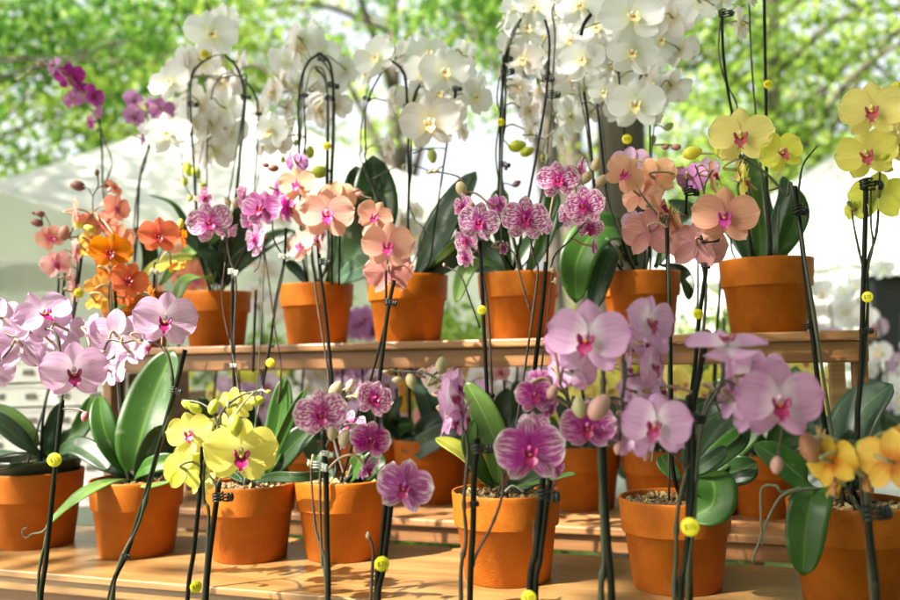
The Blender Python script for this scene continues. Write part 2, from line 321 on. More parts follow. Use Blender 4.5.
def lip_mesh(mats, s=1.0):
    b = MB()
    b.ell((0, -.045*s, .02*s), (.026*s, .045*s, .032*s), Matrix.Rotation(R(-25), 3, 'X'), 2)
    for g in (1, -1):
        Mx = Matrix.Rotation(R(g*18), 3, 'Y') @ Matrix.Rotation(R(g*26), 3, 'Z')
        b.ell((g*.052*s, -.075*s, -.018*s), (.014*s, .042*s, .052*s), Mx, 0)
    n0 = len(b.v)
    rows = 7; vs = []
    for j in range(rows+1):
        t = j/rows; w = (.02+.05*math.sin(math.pi*min(1, t*1.12)**1.2))*s if t < .85 else .022*s
        y = (-.05-.085*math.sin(t*1.7))*s; z = (-.03-.135*t)*s
        for i in range(7):
            u = -1+i/3; vs.append((u*w, y+.03*s*u*u*(1-t*.5)*-1+.012*s*abs(u), z+.008*s*u*u))
    b.add(vs, [(j*7+i, j*7+i+1, j*7+i+8, j*7+i+7) for j in range(rows) for i in range(6)], 0)
    for g in (1, -1): b.tube([(g*.015*s, -.128*s, -.16*s), (g*.03*s, -.14*s, -.178*s), (g*.03*s, -.125*s, -.192*s)], [.006*s, .004*s, .002*s], 5)
    b.ell((0, -.082*s, -.035*s), (.024*s, .024*s, .018*s), None, 1, 8, 5)
    return b.mesh('lip', mats)
FM = {}; LM = {}
def get_flower(kind, var):
    if (kind, var) not in FM: FM[kind, var] = flower_mesh(K[kind]['mp'], 17*var+3, 1.0 if var != 3 else .92, 1.0 if var < 3 else 1.5)
    if kind not in LM: LM[kind] = lip_mesh(K[kind]['ml'], 1.35 if kind in ('spot', 'purple', 'plum', 'yellow', 'peach', 'dusty', 'lemon', 'pink', 'pale') else 1.15)
    return FM[kind, var], LM[kind]
BM_ = {}
def bud_mesh(kind):
    if kind in BM_: return BM_[kind]
    b = MB(); b.ell((0, 0, .1), (.5, .5, .72), None, 0, 15, 10)
    vs = []
    for x, y, z in b.v:
        a = math.atan2(y, x); k = 1-.10*abs(math.cos(1.5*a))**8*(1-abs(z)*.6); t = max(0, z-.1)
        vs.append((x*k*(1-.3*t), y*k*(1-.3*t), z))
    b.v = vs; BM_[kind] = b.mesh('bud', [K[kind]['mb']]); return BM_[kind]
# pots
pb = MB(); pb.lathe([(0, 0), (.76, 0), (.785, .02), (.905, .99), (.915, .995), (.955, 1.0), (.962, 1.02), (.992, 1.50), (.999, 1.57), (.99, 1.6), (.955, 1.6), (.945, 1.57), (.93, 1.2), (0, 1.2)], 64)
POT = pb.mesh('pot', [M['terra']])
def bark_mesh(seed, r=.92, n=340):
    q = random.Random(seed); b = MB(); b.lathe([(0, .0), (r, -.02), (r, -.2)], 24, 1)
    for i in range(n):
        a = q.random()*6.283; d = r*.97*math.sqrt(q.random()); s = q.uniform(.025, .075)
        Mx = Matrix.Rotation(q.random()*6, 3, 'Z') @ Matrix.Rotation(q.uniform(-.9, .9), 3, 'X') @ Matrix.Rotation(q.uniform(-.9, .9), 3, 'Y')
        c = Vector((d*math.cos(a), d*math.sin(a), q.uniform(0, .07)))
        e = (s, s*q.uniform(.4, .8), s*q.uniform(.2, .5)); pts = []
        for sx in (-1, 1):
            for sy in (-1, 1):
                for sz in (-1, 1): pts.append(c+Mx @ Vector((sx*e[0]*q.uniform(.7, 1.1), sy*e[1]*q.uniform(.6, 1.1), sz*e[2])))
        b.add(pts, [(0, 1, 3, 2), (4, 6, 7, 5), (0, 4, 5, 1), (2, 3, 7, 6), (0, 2, 6, 4), (1, 5, 7, 3)], 0 if i % 4 else 2)
    return b.mesh('bark_mix', [M['bark'], M['soil'], M['moss']], smooth=False)
BARK = [bark_mesh(i) for i in range(3)]
# price sticker: round disc with a tiny price
sb = MB(); sb.lathe([(0, -.04), (.985, -.04), (1, -.02), (1, .02), (.985, .04), (0, .04)], 28)
STK = sb.mesh('price_sticker', [M['sticker']])
fc = bpy.data.curves.new('price', 'FONT'); fc.body = '$35'; fc.size = .85; fc.align_x = 'CENTER'; fc.align_y = 'CENTER'; fc.extrude = .01
fo = bpy.data.objects.new('price', fc); col.objects.link(fo)
dg = bpy.context.evaluated_depsgraph_get(); dg.update()
TXT = bpy.data.meshes.new_from_object(fo.evaluated_get(dg)); bpy.data.objects.remove(fo); TXT.name = 'price'
TXT.materials.clear(); TXT.materials.append(M['ink'])
def clip_mesh(mat):
    b = MB()
    for dz in (-.0042, 0, .0042):
        b.tube([(.0062*math.cos(a)*1.1, .0062*math.sin(a), dz+.0003*i) for i, a in enumerate([k*math.pi/6 for k in range(13)])], .0014, 6)
        b.tube([(.006, 0, dz), (.012, -.001, dz*1.1), (.0165, -.001, dz)], [.0014, .0016, .0018], 6)
    b.ell((.017, -.001, 0), (.0034, .0034, .0062), None, 0)
    b.box((.011, -.003, -.0055), (.0135, .002, .0055))
    return b.mesh('clip', [mat])
CLIP = clip_mesh(M['clip']); CLIPC = clip_mesh(M['clipclear'])

# ------------------------------------------------------------------ leaves
def leaf(parent, pts, w, mat, rot=0, fold=.22, solid=True, name='leaf'):
    """pts: world points base..tip, w: full width in metres"""
    sp = smooth_path(pts, 7); n = len(sp)-1; nu = 8; vs, uv = [], []
    off = parent.matrix_world.translation if parent else Vector((0, 0, 0))
    pr = random.Random(int(w*1e6)+n)
    ph = pr.random()*6
    for j, p in enumerate(sp):
        v = j/n; t = (sp[min(j+1, n)]-sp[max(j-1, 0)]).normalized()
        fc_ = (C0-p).normalized()*.75+Vector((0, 0, .6)); fc_ = (fc_-t*fc_.dot(t)).normalized()
        fc_ = Matrix.Rotation(R(rot), 3, t) @ fc_
        ac = t.cross(fc_)
        hw = w*.5*max(0, 1-abs(2*v**1.15-1)**2.5)**.6; hw = max(hw, w*.14*(1-v))
        if j == n: hw = w*.02
        for i in range(nu+1):
            u = -1+2*i/nu
            vs.append(p-off+ac*(u*hw)+fc_*(fold*hw*abs(u)**1.3+w*.02*math.sin(5*v+ph+u))); uv.append((u*.5+.5, v))
    fs = [(j*(nu+1)+i, j*(nu+1)+i+1, (j+1)*(nu+1)+i+1, (j+1)*(nu+1)+i) for j in range(n) for i in range(nu)]
    me = bpy.data.meshes.new(name); me.from_pydata([tuple(v) for v in vs], [], fs); me.materials.append(mat)
    ul = me.uv_layers.new(name='UVMap'); li = np.zeros(len(me.loops), dtype=np.int32); me.loops.foreach_get('vertex_index', li)
    ul.data.foreach_set('uv', np.array(uv)[li].ravel()); me.polygons.foreach_set('use_smooth', [True]*len(fs)); me.update()
    o = link(name, me, parent)
    if solid:
        m = o.modifiers.new('thick', 'SOLIDIFY'); m.thickness = .0018; m.offset = 0
    return o

# ------------------------------------------------------------------ one potted orchid
nflow = 0
def orchid(label, group, cx, cy, rimw, z0, floor, items, sz=None, pot=True, liner=False, leaves=None):
    """items in photo pixels; sz = plane of the flower spikes"""
    global nflow
    sz = sz or z0
    c = P(cx, cy, z0); k = depth(c); ang = math.atan(abs(cx-450)/900)
    rad = rimw/2*k/900*math.cos(ang)
    base = Vector((c.x, c.y, floor))
    root = empty('potted_orchid', base); bpy.context.view_layer.update()
    tag(root, label, 'potted orchid', group)
    H = rad*1.6
    if pot:
        p = link('pot', POT, root); p.scale = (rad,)*3; p.rotation_euler.z = rng.random()*6
        bk = link('bark_mix', BARK[rng.randrange(3)], root, (0, 0, rad*1.46)); bk.scale = (rad, rad, rad); bk.rotation_euler.z = rng.random()*6
        if liner:
            lb = MB(); lb.lathe([(.88*rad, H*.9), (.93*rad, H*1.13), (.97*rad, H*1.14), (.97*rad, H*1.17), (.90*rad, H*1.17), (.86*rad, H*.98), (0, H*.98)], 40)
            lb.build('nursery_liner', M['liner'], root)
            bk.location.z = H*1.03; bk.scale = (rad*.88,)*3
    top = base+Vector((0, 0, H*.93))
    spl = []   # sampled stem and stake points for attaching pedicels
    par = []
    for it in items:
        t = it[0]
        if t in ('st', 'sm', 'sd', 'stf', 'smf', 'sdf'):        # stake / green stem / brown stem (f: floating end, not led down to the pot)
            rr, pts = it[1], it[2]; zz = it[3] if len(it) > 3 else sz
            if not isinstance(zz, (list, tuple)): zz = [zz]*len(pts)
            w = [P(x, y, z) for (x, y), z in zip(pts, zz)]
            rr *= .95
            if not t.endswith('f'):
                dx = rng.uniform(-.25, .25)*rad; w.append(top+Vector((dx, -.15*rad, 0))+Vector((0, 0, -.01))*1)
            sp = smooth_path(w, 7)
            mm = {'st': 'stake', 'sm': 'stem', 'sd': 'stemdark'}[t[:2]]
            n = len(sp)
            if t[:2] == 'st': rads = [rr]*n
            else:
                rads = [rr*(.62+.38*i/(n-1))*(1+.10*math.sin(i*1.3)) for i in range(n)]
                for q in range(4, n-3, 9): rads[q] *= 1.45   # nodes along the spike
            b = MB(); b.tube([q-base for q in sp], rads, 8)
            b.build('stake' if mm == 'stake' else 'flower_spike', M[mm], root)
            spl += sp; par.append((mm, sp))
    for it in items:
        t = it[0]
        if t == 'fl':
            kind, x, y, w, turn, pitch, roll = it[1:8]; dz = it[8] if len(it) > 8 else 0
            z = sz+dz+rng.uniform(-.012, .012); p = P(x, y, z); dp = depth(p)
            size = w*dp/900
            me, lm = get_flower(kind, rng.randrange(4)); nflow += 1
            az = -math.atan2(p.x, p.y)
            rot = Matrix.Rotation(az+R(turn), 4, 'Z') @ Matrix.Rotation(R(-pitch), 4, 'X') @ Matrix.Rotation(R(roll), 4, 'Y')
            mw = Matrix.Translation(p) @ rot @ Matrix.Scale(size, 4)
            f = link('flower', me, root); f.matrix_world = mw
            f.matrix_parent_inverse = Matrix.Identity(4); f.matrix_basis = Matrix.Translation(-base) @ mw
            lo = link('lip', lm, f)
            # pedicel
            bk = mw @ Vector((0, .03, 0)); nb = (mw.to_3x3() @ Vector((0, 1, 0))).normalized()
            if spl:
                best = min(spl, key=lambda q: (q-bk).length+max(0, q.z-bk.z)*.5)
                if (best-bk).length < .11:
                    mid1 = bk+nb*.018+Vector((0, 0, .004)); mid2 = best.lerp(mid1, .45)+Vector((0, 0, .006))
                    path = smooth_path([best, mid2, mid1, bk], 4)
                    inv = mw.inverted(); b = MB(); b.tube(path, [.0016]*(len(path)-3)+[.0018, .002, .0024], 6)
                    b.v = [tuple(inv @ Vector(v)) for v in b.v]
                    b.build('pedicel', M['stemlight'] if kind in ('white', 'blush', 'yellow', 'lemon', 'sunset', 'orange', 'amber') else M['stempink'], f)
        elif t == 'bd':
            kind, x, y, w = it[1:5]; ang_ = it[5] if len(it) > 5 else 0; dz = it[6] if len(it) > 6 else 0
            p = P(x, y, sz+dz); s = .86*w*depth(p)/900
            az = -math.atan2(p.x, p.y)
            b_ = link('bud', bud_mesh(kind), root, p-base); b_.scale = (s, s, s)
            b_.rotation_euler = (Matrix.Rotation(az, 3, 'Z') @ Matrix.Rotation(R(ang_), 3, 'Y') @ Matrix.Rotation(rng.uniform(0, 2), 3, 'Z')).to_euler()
            if spl:
                best = min(spl, key=lambda q: (q-p).length)
                if .006 < (best-p).length < .07:
                    up = b_.rotation_euler.to_matrix() @ Vector((0, 0, 1)); bs = p-up*s*.5
                    path = smooth_path([best, best.lerp(bs, .6)+Vector((0, 0, .002)), bs], 4)
                    inv = (Matrix.Translation(p) @ b_.rotation_euler.to_matrix().to_4x4() @ Matrix.Scale(s, 4)).inverted()
                    b = MB(); b.tube(path, .0013, 6); b.v = [tuple(inv @ Vector(v)) for v in b.v]; b.build('pedicel', M['stemlight'] if K[kind]['bud'][1] > .3 else M['stemdark'], b_)
        elif t == 'lf':
            mat, pts, w = it[1:4]; dzs = it[4] if len(it) > 4 else [0]*len(pts); rot = it[5] if len(it) > 5 else 0
            wp = [P(x, y, z0+d) for (x, y), d in zip(pts, dzs)]
            leaf(root, wp, w*depth(wp[len(wp)//2])/900, M[mat], rot)
        elif t in ('cl', 'cc'):
            x, y = it[1:3]; p = P(x, y, it[3] if len(it) > 3 else sz)
            o = link('clip', CLIP if t == 'cl' else CLIPC, root, p-base+Vector((0, -.004, 0))); o.rotation_euler = (rng.uniform(-.2, .2), rng.uniform(-.15, .15), rng.uniform(-.6, .6)); s = (it[4] if len(it) > 4 else .8)*.74
            o.scale = (s, s, s)
        elif t == 'sk':
            x, y, w = it[1:4]; p = P(x, y, it[4] if len(it) > 4 else sz); d = (C0-p).normalized()
            p = p+d*.0065; s = w/2*depth(p)/900
            az = -math.atan2(p.x, p.y)+rng.uniform(-.25, .25)
            o = link('price_sticker', STK, root, p-base); o.scale = (s, s, s)
            o.rotation_euler = (R(90), rng.uniform(-.2, .2), az)
            tx = link('price', TXT, o, (0, 0, .05))
        elif t == 'rt':
            rr, pts, dzs = it[1:4]; wp = [P(x, y, z0+d)-base for (x, y), d in zip(pts, dzs)]
            b = MB(); sp = smooth_path(wp, 7); b.tube(sp, [rr*(1-.35*i/len(sp))*(1+.12*math.sin(i*1.9)) for i in range(len(sp))], 8); b.build('aerial_root', M['root'], root)
    return root

CANOPY_N = 300; SUN_DIR = (-.62, -.34, .75); EXPO = 2.44; SUNE = 4.0; SKYS = .1
S, T = .0022, .0018      # stake and stem radii
GU, GF, GG, GM = 'potted orchids along the upper shelf', 'potted orchids along the front bench', 'orchid sprays rising from the row below the frame', 'orchids on the shelf under the upper shelf'
ZU, ZF, ZG, ZM = 1.67, 1.31, .97, 1.87
# ---- upper shelf, left to right
orchid('terracotta pot nearly hidden behind orange blooms, tall magenta and lilac sprays', GU, 137, 310, 74, ZU, U_Z, [
 ('st', S, [(99,118),(102,150),(105,205)], 1.62), ('sm', .0019, [(72,86),(86,103),(97,120),(104,140),(112,163),(107,200)], 1.62),
 ('smf', .0015, [(20,79),(35,68),(50,60),(60,72),(72,86)], 1.62),
 ('st', .0026, [(150,145),(140,178),(136,250)], 1.66), ('sm', .0022, [(147,112),(149,135),(145,165),(139,182),(134,230)], 1.66),
 ('cl', 99, 131, 1.61, .8),
 ('fl','magenta',70,76,31,-8,5,-5), ('fl','lilac',54,66,24,-60,10,0,.01), ('fl','magenta',93,96,27,45,5,12), ('fl','lilac',73,99,23,150,0,10,.02),
 ('fl','magenta',80,88,18,150,0,0,.02), ('fl','magenta',91,122,20,-70,-10,15), ('fl','lilac',98,112,18,120,0,0,.02),
 ('bd','magenta',42,65,8.5,-70), ('bd','white',31,72,6,-100), ('bd','white',25,75,5,-110), ('bd','white',19,79,4,-110),
 ('fl','lilac',133,100,24,35,0,0,-.01), ('fl','lilac',134,116,24,20,-10,8,-.02), ('fl','lilac',161,109,28,165,10,-5,.01), ('fl','lilac',143,139,18,80,-10,0),
 ('fl','lilac',150,104,20,110,10,0,.01),
 ('lf','leaf_d',[(140,285),(150,262),(146,240),(135,228)],16,[0,0,-.02,-.04]),
 ('lf','leaf_l',[(160,285),(178,262),(200,245),(222,235)],13,[0,-.02,-.04,-.02],30),
 ('lf','leaf_y',[(140,288),(150,270),(170,260),(200,256)],11,[0,-.03,-.05,-.03],40),
 ('lf','leaf_g',[(130,290),(124,300),(112,312)],13,[0,-.08,-.12]),
])
orchid('terracotta pot behind spotted pink blooms, left hooks of white arching orchids above the tent', GU, 217, 312, 70, ZU, U_Z, [
 ('st', .0024, [(211,57),(200,64),(192,76),(190,100),(193,150),(197,215),(201,260)], 1.6), ('sm', .0020, [(194,68),(188,85),(188,118),(193,150),(195,200),(200,250)], 1.605),
 ('st', .0027, [(225,55),(236,66),(243,85),(244,110),(240,150),(236,193)], 1.6), ('sm', .0022, [(211,99),(214,86),(222,78),(238,76),(245,85),(245,110),(241,150),(237,190)], 1.6),
 ('sm', .0018, [(216,80),(226,73),(239,77),(245,96)], 1.6),
 ('st', .0018, [(245,80),(254,93),(258,112),(257,150),(254,195),(250,240)], 1.63), ('sm', .0016, [(246,82),(258,100),(258,115),(263,142),(256,192),(248,240)], 1.63),
 ('sm', .0018, [(204,140),(198,170),(196,190),(202,240)], 1.65), ('stf', .0016, [(207,141),(207,192)], 1.65), ('smf', .0015, [(181,152),(184,180),(189,193),(196,200)], 1.63),
 ('cl', 191, 105, 1.59, 1.1), ('cl', 244, 98, 1.59, 1.0), ('cl', 258, 115, 1.62, .8), ('sk', 205, 54, 9, 1.58),
 ('fl','white',211,34,56,8,8,-8,-.08), ('fl','white',170,82,44,-22,12,-28,-.09), ('fl','white',168,133,50,-18,5,-10,-.10), 
 ('fl','blush',200,105,50,165,0,10,.0), ('fl','blush',203,62,42,150,10,0,.02), ('fl','blush',238,62,32,110,0,10,.02), ('fl','blush',215,152,44,170,0,5,.02),
 ('fl','blush',184,70,40,160,20,0,.02), ('fl','white',226,108,44,140,5,-15,.0), ('fl','white',194,122,46,30,-5,0,-.03), ('fl','blush',228,84,34,-150,0,0,.03),
 ('fl','blush',222,84,40,150,0,0,.0), ('fl','white',190,58,34,-150,10,10,.03), ('fl','white',224,20,36,150,20,0,.03), ('fl','blush',212,126,44,165,-10,0,-.02), ('fl','blush',186,108,38,150,0,0,.03), ('fl','white',232,132,40,150,0,0,.03), ('fl','white',242,82,28,80,0,0,.03), ('fl','white',150,126,30,-150,0,0,.02),
 ('bd','lemon',188,168,12,170), ('bd','lemon',196,172,11,160), ('bd','lemon',185,181,8,180), ('bd','lemon',203,185,7,160), ('bd','lemon',190,198,6,200),
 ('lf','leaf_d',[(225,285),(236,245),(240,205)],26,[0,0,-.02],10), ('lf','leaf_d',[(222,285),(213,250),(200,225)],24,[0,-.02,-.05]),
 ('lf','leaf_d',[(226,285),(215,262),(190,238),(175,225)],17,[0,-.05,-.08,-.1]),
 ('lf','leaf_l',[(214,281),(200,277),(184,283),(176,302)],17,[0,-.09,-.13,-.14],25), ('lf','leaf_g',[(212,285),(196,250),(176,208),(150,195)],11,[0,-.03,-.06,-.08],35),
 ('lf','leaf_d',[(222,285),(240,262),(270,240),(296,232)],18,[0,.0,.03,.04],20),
])
orchid('terracotta pot at left centre with tall arching white orchids and a yellow sticker dot', GU, 317, 312, 75, ZU, U_Z, [
 ('st', .0026, [(322,53),(310,60),(302,76),(299,100),(299,150),(300,200),(302,250)], 1.6), ('sm', .0022, [(319,52),(306,66),(302,90),(301,130),(300,180)], 1.61),
 ('st', .0028, [(318,53),(329,62),(333,85),(333,130),(330,200),(329,262)], 1.6), ('sm', .0024, [(317,56),(329,70),(334,95),(334,140),(331,210),(330,262)], 1.6),
 ('sm', .0024, [(315,66),(323,70),(327,88),(327,130),(326,200),(327,262)], 1.59), ('st', .0022, [(316,68),(325,80),(328,110),(328,180),(328,260)], 1.6),
 ('sm', .0018, [(308,78),(304,98),(304,118),(306,140),(300,180)], 1.62), ('smf', .0013, [(296,112),(293,130),(296,145),(289,156)], 1.6),
 ('st', .0018, [(304,95),(305,130),(306,185)], 1.63),
 ('cl', 303, 97, 1.6, .9), ('cl', 331, 86, 1.58, 1.1), ('cl', 328, 99, 1.58, 1.0), ('cl', 320, 60, 1.59, .8), ('sk', 327, 146, 8.5, 1.58),
 ('fl','blush',297,47,52,70,0,10,-.03), ('fl','white',303,40,44,150,10,20,.0), ('fl','white',327,84,46,165,0,0,.05), ('fl','blush',274,92,36,-60,0,20), 
 ('fl','blush',283,82,34,70,0,-15,.0), ('fl','white',272,131,40,-30,0,12,-.04), ('fl','blush',279,143,30,20,-20,0,-.02), ('fl','blush',318,110,42,48,-5,10,-.03),
 ('fl','blush',316,92,34,100,0,0,.03), ('fl','blush',288,108,30,110,0,0,.02), ('fl','white',322,52,40,-160,0,0,.04),
 ('fl','white',286,62,40,-150,0,0,.03), ('fl','white',346,70,36,150,0,0,.05), ('fl','white',262,108,32,-60,0,0,.0), ('fl','blush',288,128,32,80,0,0,.02), ('fl','white',318,72,40,160,0,0,.0), ('fl','white',313,30,34,100,10,0,.02), ('fl','blush',266,146,26,150,-10,0,.0), ('fl','blush',336,106,34,160,0,0,.05), ('fl','white',296,86,34,60,0,0,.03),
 ('bd','lemon',310,153,11,5), ('bd','lemon',319,172,16,80), ('bd','lemon',283,160,6,0), ('bd','white',296,143,6,30),
 ('lf','leaf_d',[(332,283),(356,255),(374,212),(373,156)],50,[0,-.01,.0,.02],0), ('lf','leaf_d',[(330,284),(346,240),(358,200),(356,166)],34,[0,.03,.05,.06],-10),
 ('lf','leaf_grey',[(334,283),(352,272),(374,262),(392,258)],26,[0,-.04,-.06,-.05],35), ('lf','leaf_d',[(306,283),(296,270),(285,262)],14,[0,-.03,-.05]),
])
orchid('terracotta pot with a cluster of front-facing white blooms in front of bright gap of sky', GU, 408, 308, 82, ZU, U_Z, [
 ('st', .0026, [(392,61),(401,68),(406,82),(407,110),(409,160),(408,215),(408,248)], 1.6), ('sm', .0021, [(391,60),(402,72),(407,95),(411,130),(411,165),(409,200),(408,240)], 1.605),
 ('st', .0019, [(381,73),(370,95),(365,115),(366,150),(368,168)], 1.66), ('sm', .0017, [(369,78),(365,100),(361,130),(361,150),(364,168)], 1.66),
 ('stf', .0028, [(421,82),(415,95),(412,112)], 1.62), ('st', .0019, [(450,128),(446,150),(440,190),(434,230),(428,265)], 1.62),
 ('smf', .0015, [(447,150),(442,148),(425,149),(413,153)], 1.6), ('sdf', .0015, [(432,172),(445,173),(460,178),(466,192)], 1.5), ('sm', .0016, [(409,205),(415,220),(424,236)], 1.6),
 ('cl', 406, 108, 1.59, 1.0), ('cl', 365, 99, 1.65, .8), ('cl', 455, 90, 1.62, .9), ('stf', .003, [(456,83),(455,98)], 1.63),
 ('fl','white',376,58,46,-25,5,-32,-.05), ('fl','white',428,54,46,5,5,-12,-.02), ('fl','white',424,73,44,-15,-5,14,-.05), ('fl','white',444,72,54,10,5,-8,-.06),
 ('fl','blush',430,122,62,-5,-8,-6,-.09), ('fl','blush',391,101,34,76,0,14), ('fl','blush',388,147,26,55,0,5), ('fl','white',472,57,26,75,0,-18),
 ('fl','white',475,97,40,35,0,28,-.02), ('fl','blush',462,131,26,60,0,0), ('fl','white',452,98,36,150,0,0,.03), ('fl','blush',404,60,30,160,0,0,.03), ('fl','white',457,72,44,25,5,10,.01),
 ('fl','white',410,52,34,-150,10,0,.03), ('fl','white',414,100,40,-160,0,0,.02), ('fl','white',462,54,34,150,0,0,.02), ('fl','blush',448,112,40,150,0,0,.0), ('fl','white',366,74,28,-60,0,0,.02), ('fl','white',480,84,28,70,0,0,.01), ('fl','white',438,92,44,20,0,10,.01),
 ('bd','white',432,155,12,170), ('bd','blush',404,167,6,180), ('bd','blush',434,171,6,-90), ('bd','blush',429,172,4,-90),
 ('lf','leaf_d',[(416,277),(432,248),(450,212),(476,172)],36,[0,-.02,.0,.03],-15), ('lf','leaf_d',[(422,277),(450,258),(470,225),(470,200)],24,[0,-.02,.0,.0],45),
 ('lf','leaf_l',[(424,272),(444,254),(462,236),(478,215)],8,[0,-.05,-.05,-.04],50),
])
orchid('terracotta pot at centre behind speckled blooms, its light leaf hanging over the left side', GU, 519, 305, 82, ZU, U_Z, [
 ('st', .0028, [(521,19),(511,36),(505,60),(501,110),(500,160),(499,235)], 1.6), ('sm', .0024, [(520,20),(508,45),(502,70),(503,110),(502,160),(501,230)], 1.595), ('sm', .0024, [(518,24),(510,45),(506,75),(505,120),(502,180)], 1.6),
 ('sm', .0018, [(505,70),(499,80),(497,100),(500,118),(497,170)], 1.6), ('st', .0024, [(545,20),(549,36),(549,60),(546,95),(539,140),(528,200),(520,240)], 1.6),
 ('sm', .0022, [(556,2),(552,12),(555,35),(553,75),(551,110),(547,150),(545,175)], 1.6), ('smf', .0015, [(547,100),(558,125),(545,140),(543,160)], 1.58),
 ('smf', .0015, [(546,140),(535,135),(522,135)], 1.59),
 ('cl', 505, 60, 1.58, 1.0), ('cl', 505, 74, 1.58, 1.2), ('cl', 545, 80, 1.58, 1.1), ('cl', 550, 96, 1.58, 1.3), ('cl', 503, 165, 1.58, .9), ('sk', 501, 122, 8, 1.58),
 ('fl','white',526,28,46,15,5,-10,-.06), ('fl','blush',524,60,40,-10,0,8,-.06), ('fl','white',533,8,44,20,10,12,-.05), ('fl','blush',518,87,26,10,-20,0,-.02), ('fl','white',537,62,40,70,0,15,.0),
 ('fl','blush',528,110,34,50,-15,15,-.02), ('fl','white',504,21,26,-70,20,0,.02), ('fl','blush',536,92,32,80,0,0,.01), ('fl','white',569,116,44,42,-5,26,-.06), ('fl','white',516,8,34,-20,20,0,.02),
 ('fl','white',540,36,40,30,0,0,.01), ('fl','white',512,44,34,-150,0,0,.03), ('fl','white',548,52,36,150,0,0,.03), ('fl','white',520,98,28,60,0,0,.02), ('fl','blush',530,132,24,60,-20,0,.0), ('fl','white',551,14,40,-20,10,0,.0), ('fl','blush',557,88,36,20,0,0,.02), ('fl','white',560,138,30,60,-20,10,-.03),
 ('bd','lemon',516,146,15,80), ('bd','lemon',526,152,12,70), ('bd','lemon',543,157,7,180), ('bd','lilac',506,168,5,0), ('bd','lilac',516,184,8,60), ('bd','lilac',500,166,4,20),
 ('lf','leaf_l',[(503,272),(482,264),(466,272),(456,303)],19,[0,-.05,-.09,-.1],10), ('lf','leaf_d',[(508,273),(488,255),(470,236),(464,215)],26,[0,.02,.03,.04]),
 ('lf','leaf_g',[(510,275),(500,235),(498,205),(505,190)],22,[0,0,-.02,.0],30), ('lf','leaf_d',[(512,275),(530,245),(550,228),(566,222)],24,[0,.02,.03,.02]),
 ('lf','leaf_g',[(528,274),(544,240),(552,205),(551,190)],18,[0,.0,.02,.03],0), ('lf','leaf_d',[(500,275),(478,270),(455,262),(437,270)],18,[0,.03,.03,.04],20),
])
orchid('terracotta pot with broad green leaf arching down its left side under dense white blooms', GU, 641, 302, 81, ZU, U_Z, [
 ('st', .0026, [(584,92),(588,120),(592,160),(596,200),(616,262)], 1.62), ('sm', .0020, [(580,95),(586,125),(590,158),(592,175)], 1.62), ('st', .0024, [(597,104),(602,150),(607,195),(617,225),(630,262)], 1.6),
 ('sm', .0022, [(600,110),(605,150),(609,195),(620,230),(632,262)], 1.6), ('st', .0018, [(618,66),(622,110),(626,150),(631,215),(633,262)], 1.62), ('st', .0018, [(650,110),(650,160),(649,230),(648,262)], 1.66),
 ('stf', .0034, [(591,14),(584,24),(581,35)], 1.58), ('stf', .0035, [(645,24),(646,42)], 1.66), ('st', .0016, [(644,205),(645,262)], 1.66), ('st', .0016, [(651,205),(651,262)], 1.66), ('sm', .0016, [(655,120),(652,150),(651,200)], 1.66),
 ('sk', 627, 139, 10, 1.6),
 ('fl','white',580,6,50,5,8,5,-.08), ('fl','white',582,60,50,-8,5,-12,-.08), ('fl','blush',600,52,34,25,-5,10,-.06), ('fl','white',632,17,68,10,8,-8,-.11), ('fl','white',632,53,54,8,4,10,-.09),
 ('fl','white',604,92,34,0,-10,8,-.05), ('fl','white',636,104,60,-4,-4,3,-.11), ('fl','blush',580,88,32,150,-10,0,.02), ('fl','blush',648,76,34,120,-10,0,-.02), ('fl','white',608,20,52,160,0,20,.02),
 ('fl','blush',673,18,52,155,5,-20,-.02), ('fl','blush',672,86,42,150,-5,-30,-.02), ('fl','white',559,30,44,140,0,10,.02), ('fl','white',614,40,46,150,0,0,.04), ('fl','white',655,4,50,165,10,0,.0), ('fl','white',600,74,40,130,0,0,.04),
 ('fl','white',565,62,38,150,0,10,.03), ('fl','white',652,58,40,140,0,-20,.03), ('fl','blush',590,112,26,-150,0,0,.03),
 ('fl','white',572,40,44,-10,0,10,-.02), ('fl','white',610,64,44,15,0,0,.0), ('fl','white',596,28,50,-5,5,-10,-.03), ('fl','white',620,74,46,150,0,0,.0), ('fl','white',660,40,46,20,0,10,-.01), ('fl','white',592,88,38,20,-5,0,.0), ('fl','blush',570,82,34,-40,0,0,.0), ('fl','white',656,98,36,40,-10,0,-.02), ('fl','white',612,4,54,0,10,0,.0), ('fl','blush',654,112,34,60,-10,10,-.02), ('fl','white',618,110,34,-150,0,0,.02), ('fl','white',644,34,50,150,0,0,.03), ('fl','blush',680,50,40,150,0,10,.0), ('fl','white',566,100,40,30,0,10,-.02), ('fl','white',688,6,50,150,0,0,.0),
 ('bd','white',668,127,9,60), ('bd','white',653,139,8,190), ('bd','dusty',666,147,6,-90), ('bd','dusty',676,147,8,-90), ('bd','dusty',681,171,10,200,-.02),
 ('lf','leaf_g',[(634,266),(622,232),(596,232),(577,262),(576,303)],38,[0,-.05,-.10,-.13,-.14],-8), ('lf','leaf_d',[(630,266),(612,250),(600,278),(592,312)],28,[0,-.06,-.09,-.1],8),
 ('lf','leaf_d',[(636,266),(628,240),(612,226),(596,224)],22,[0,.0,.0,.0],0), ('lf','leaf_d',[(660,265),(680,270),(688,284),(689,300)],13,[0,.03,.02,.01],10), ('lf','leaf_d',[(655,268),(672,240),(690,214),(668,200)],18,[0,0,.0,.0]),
 ('rt', .003, [(622,266),(618,250),(606,238)], [-.05,-.1,-.11]),
])
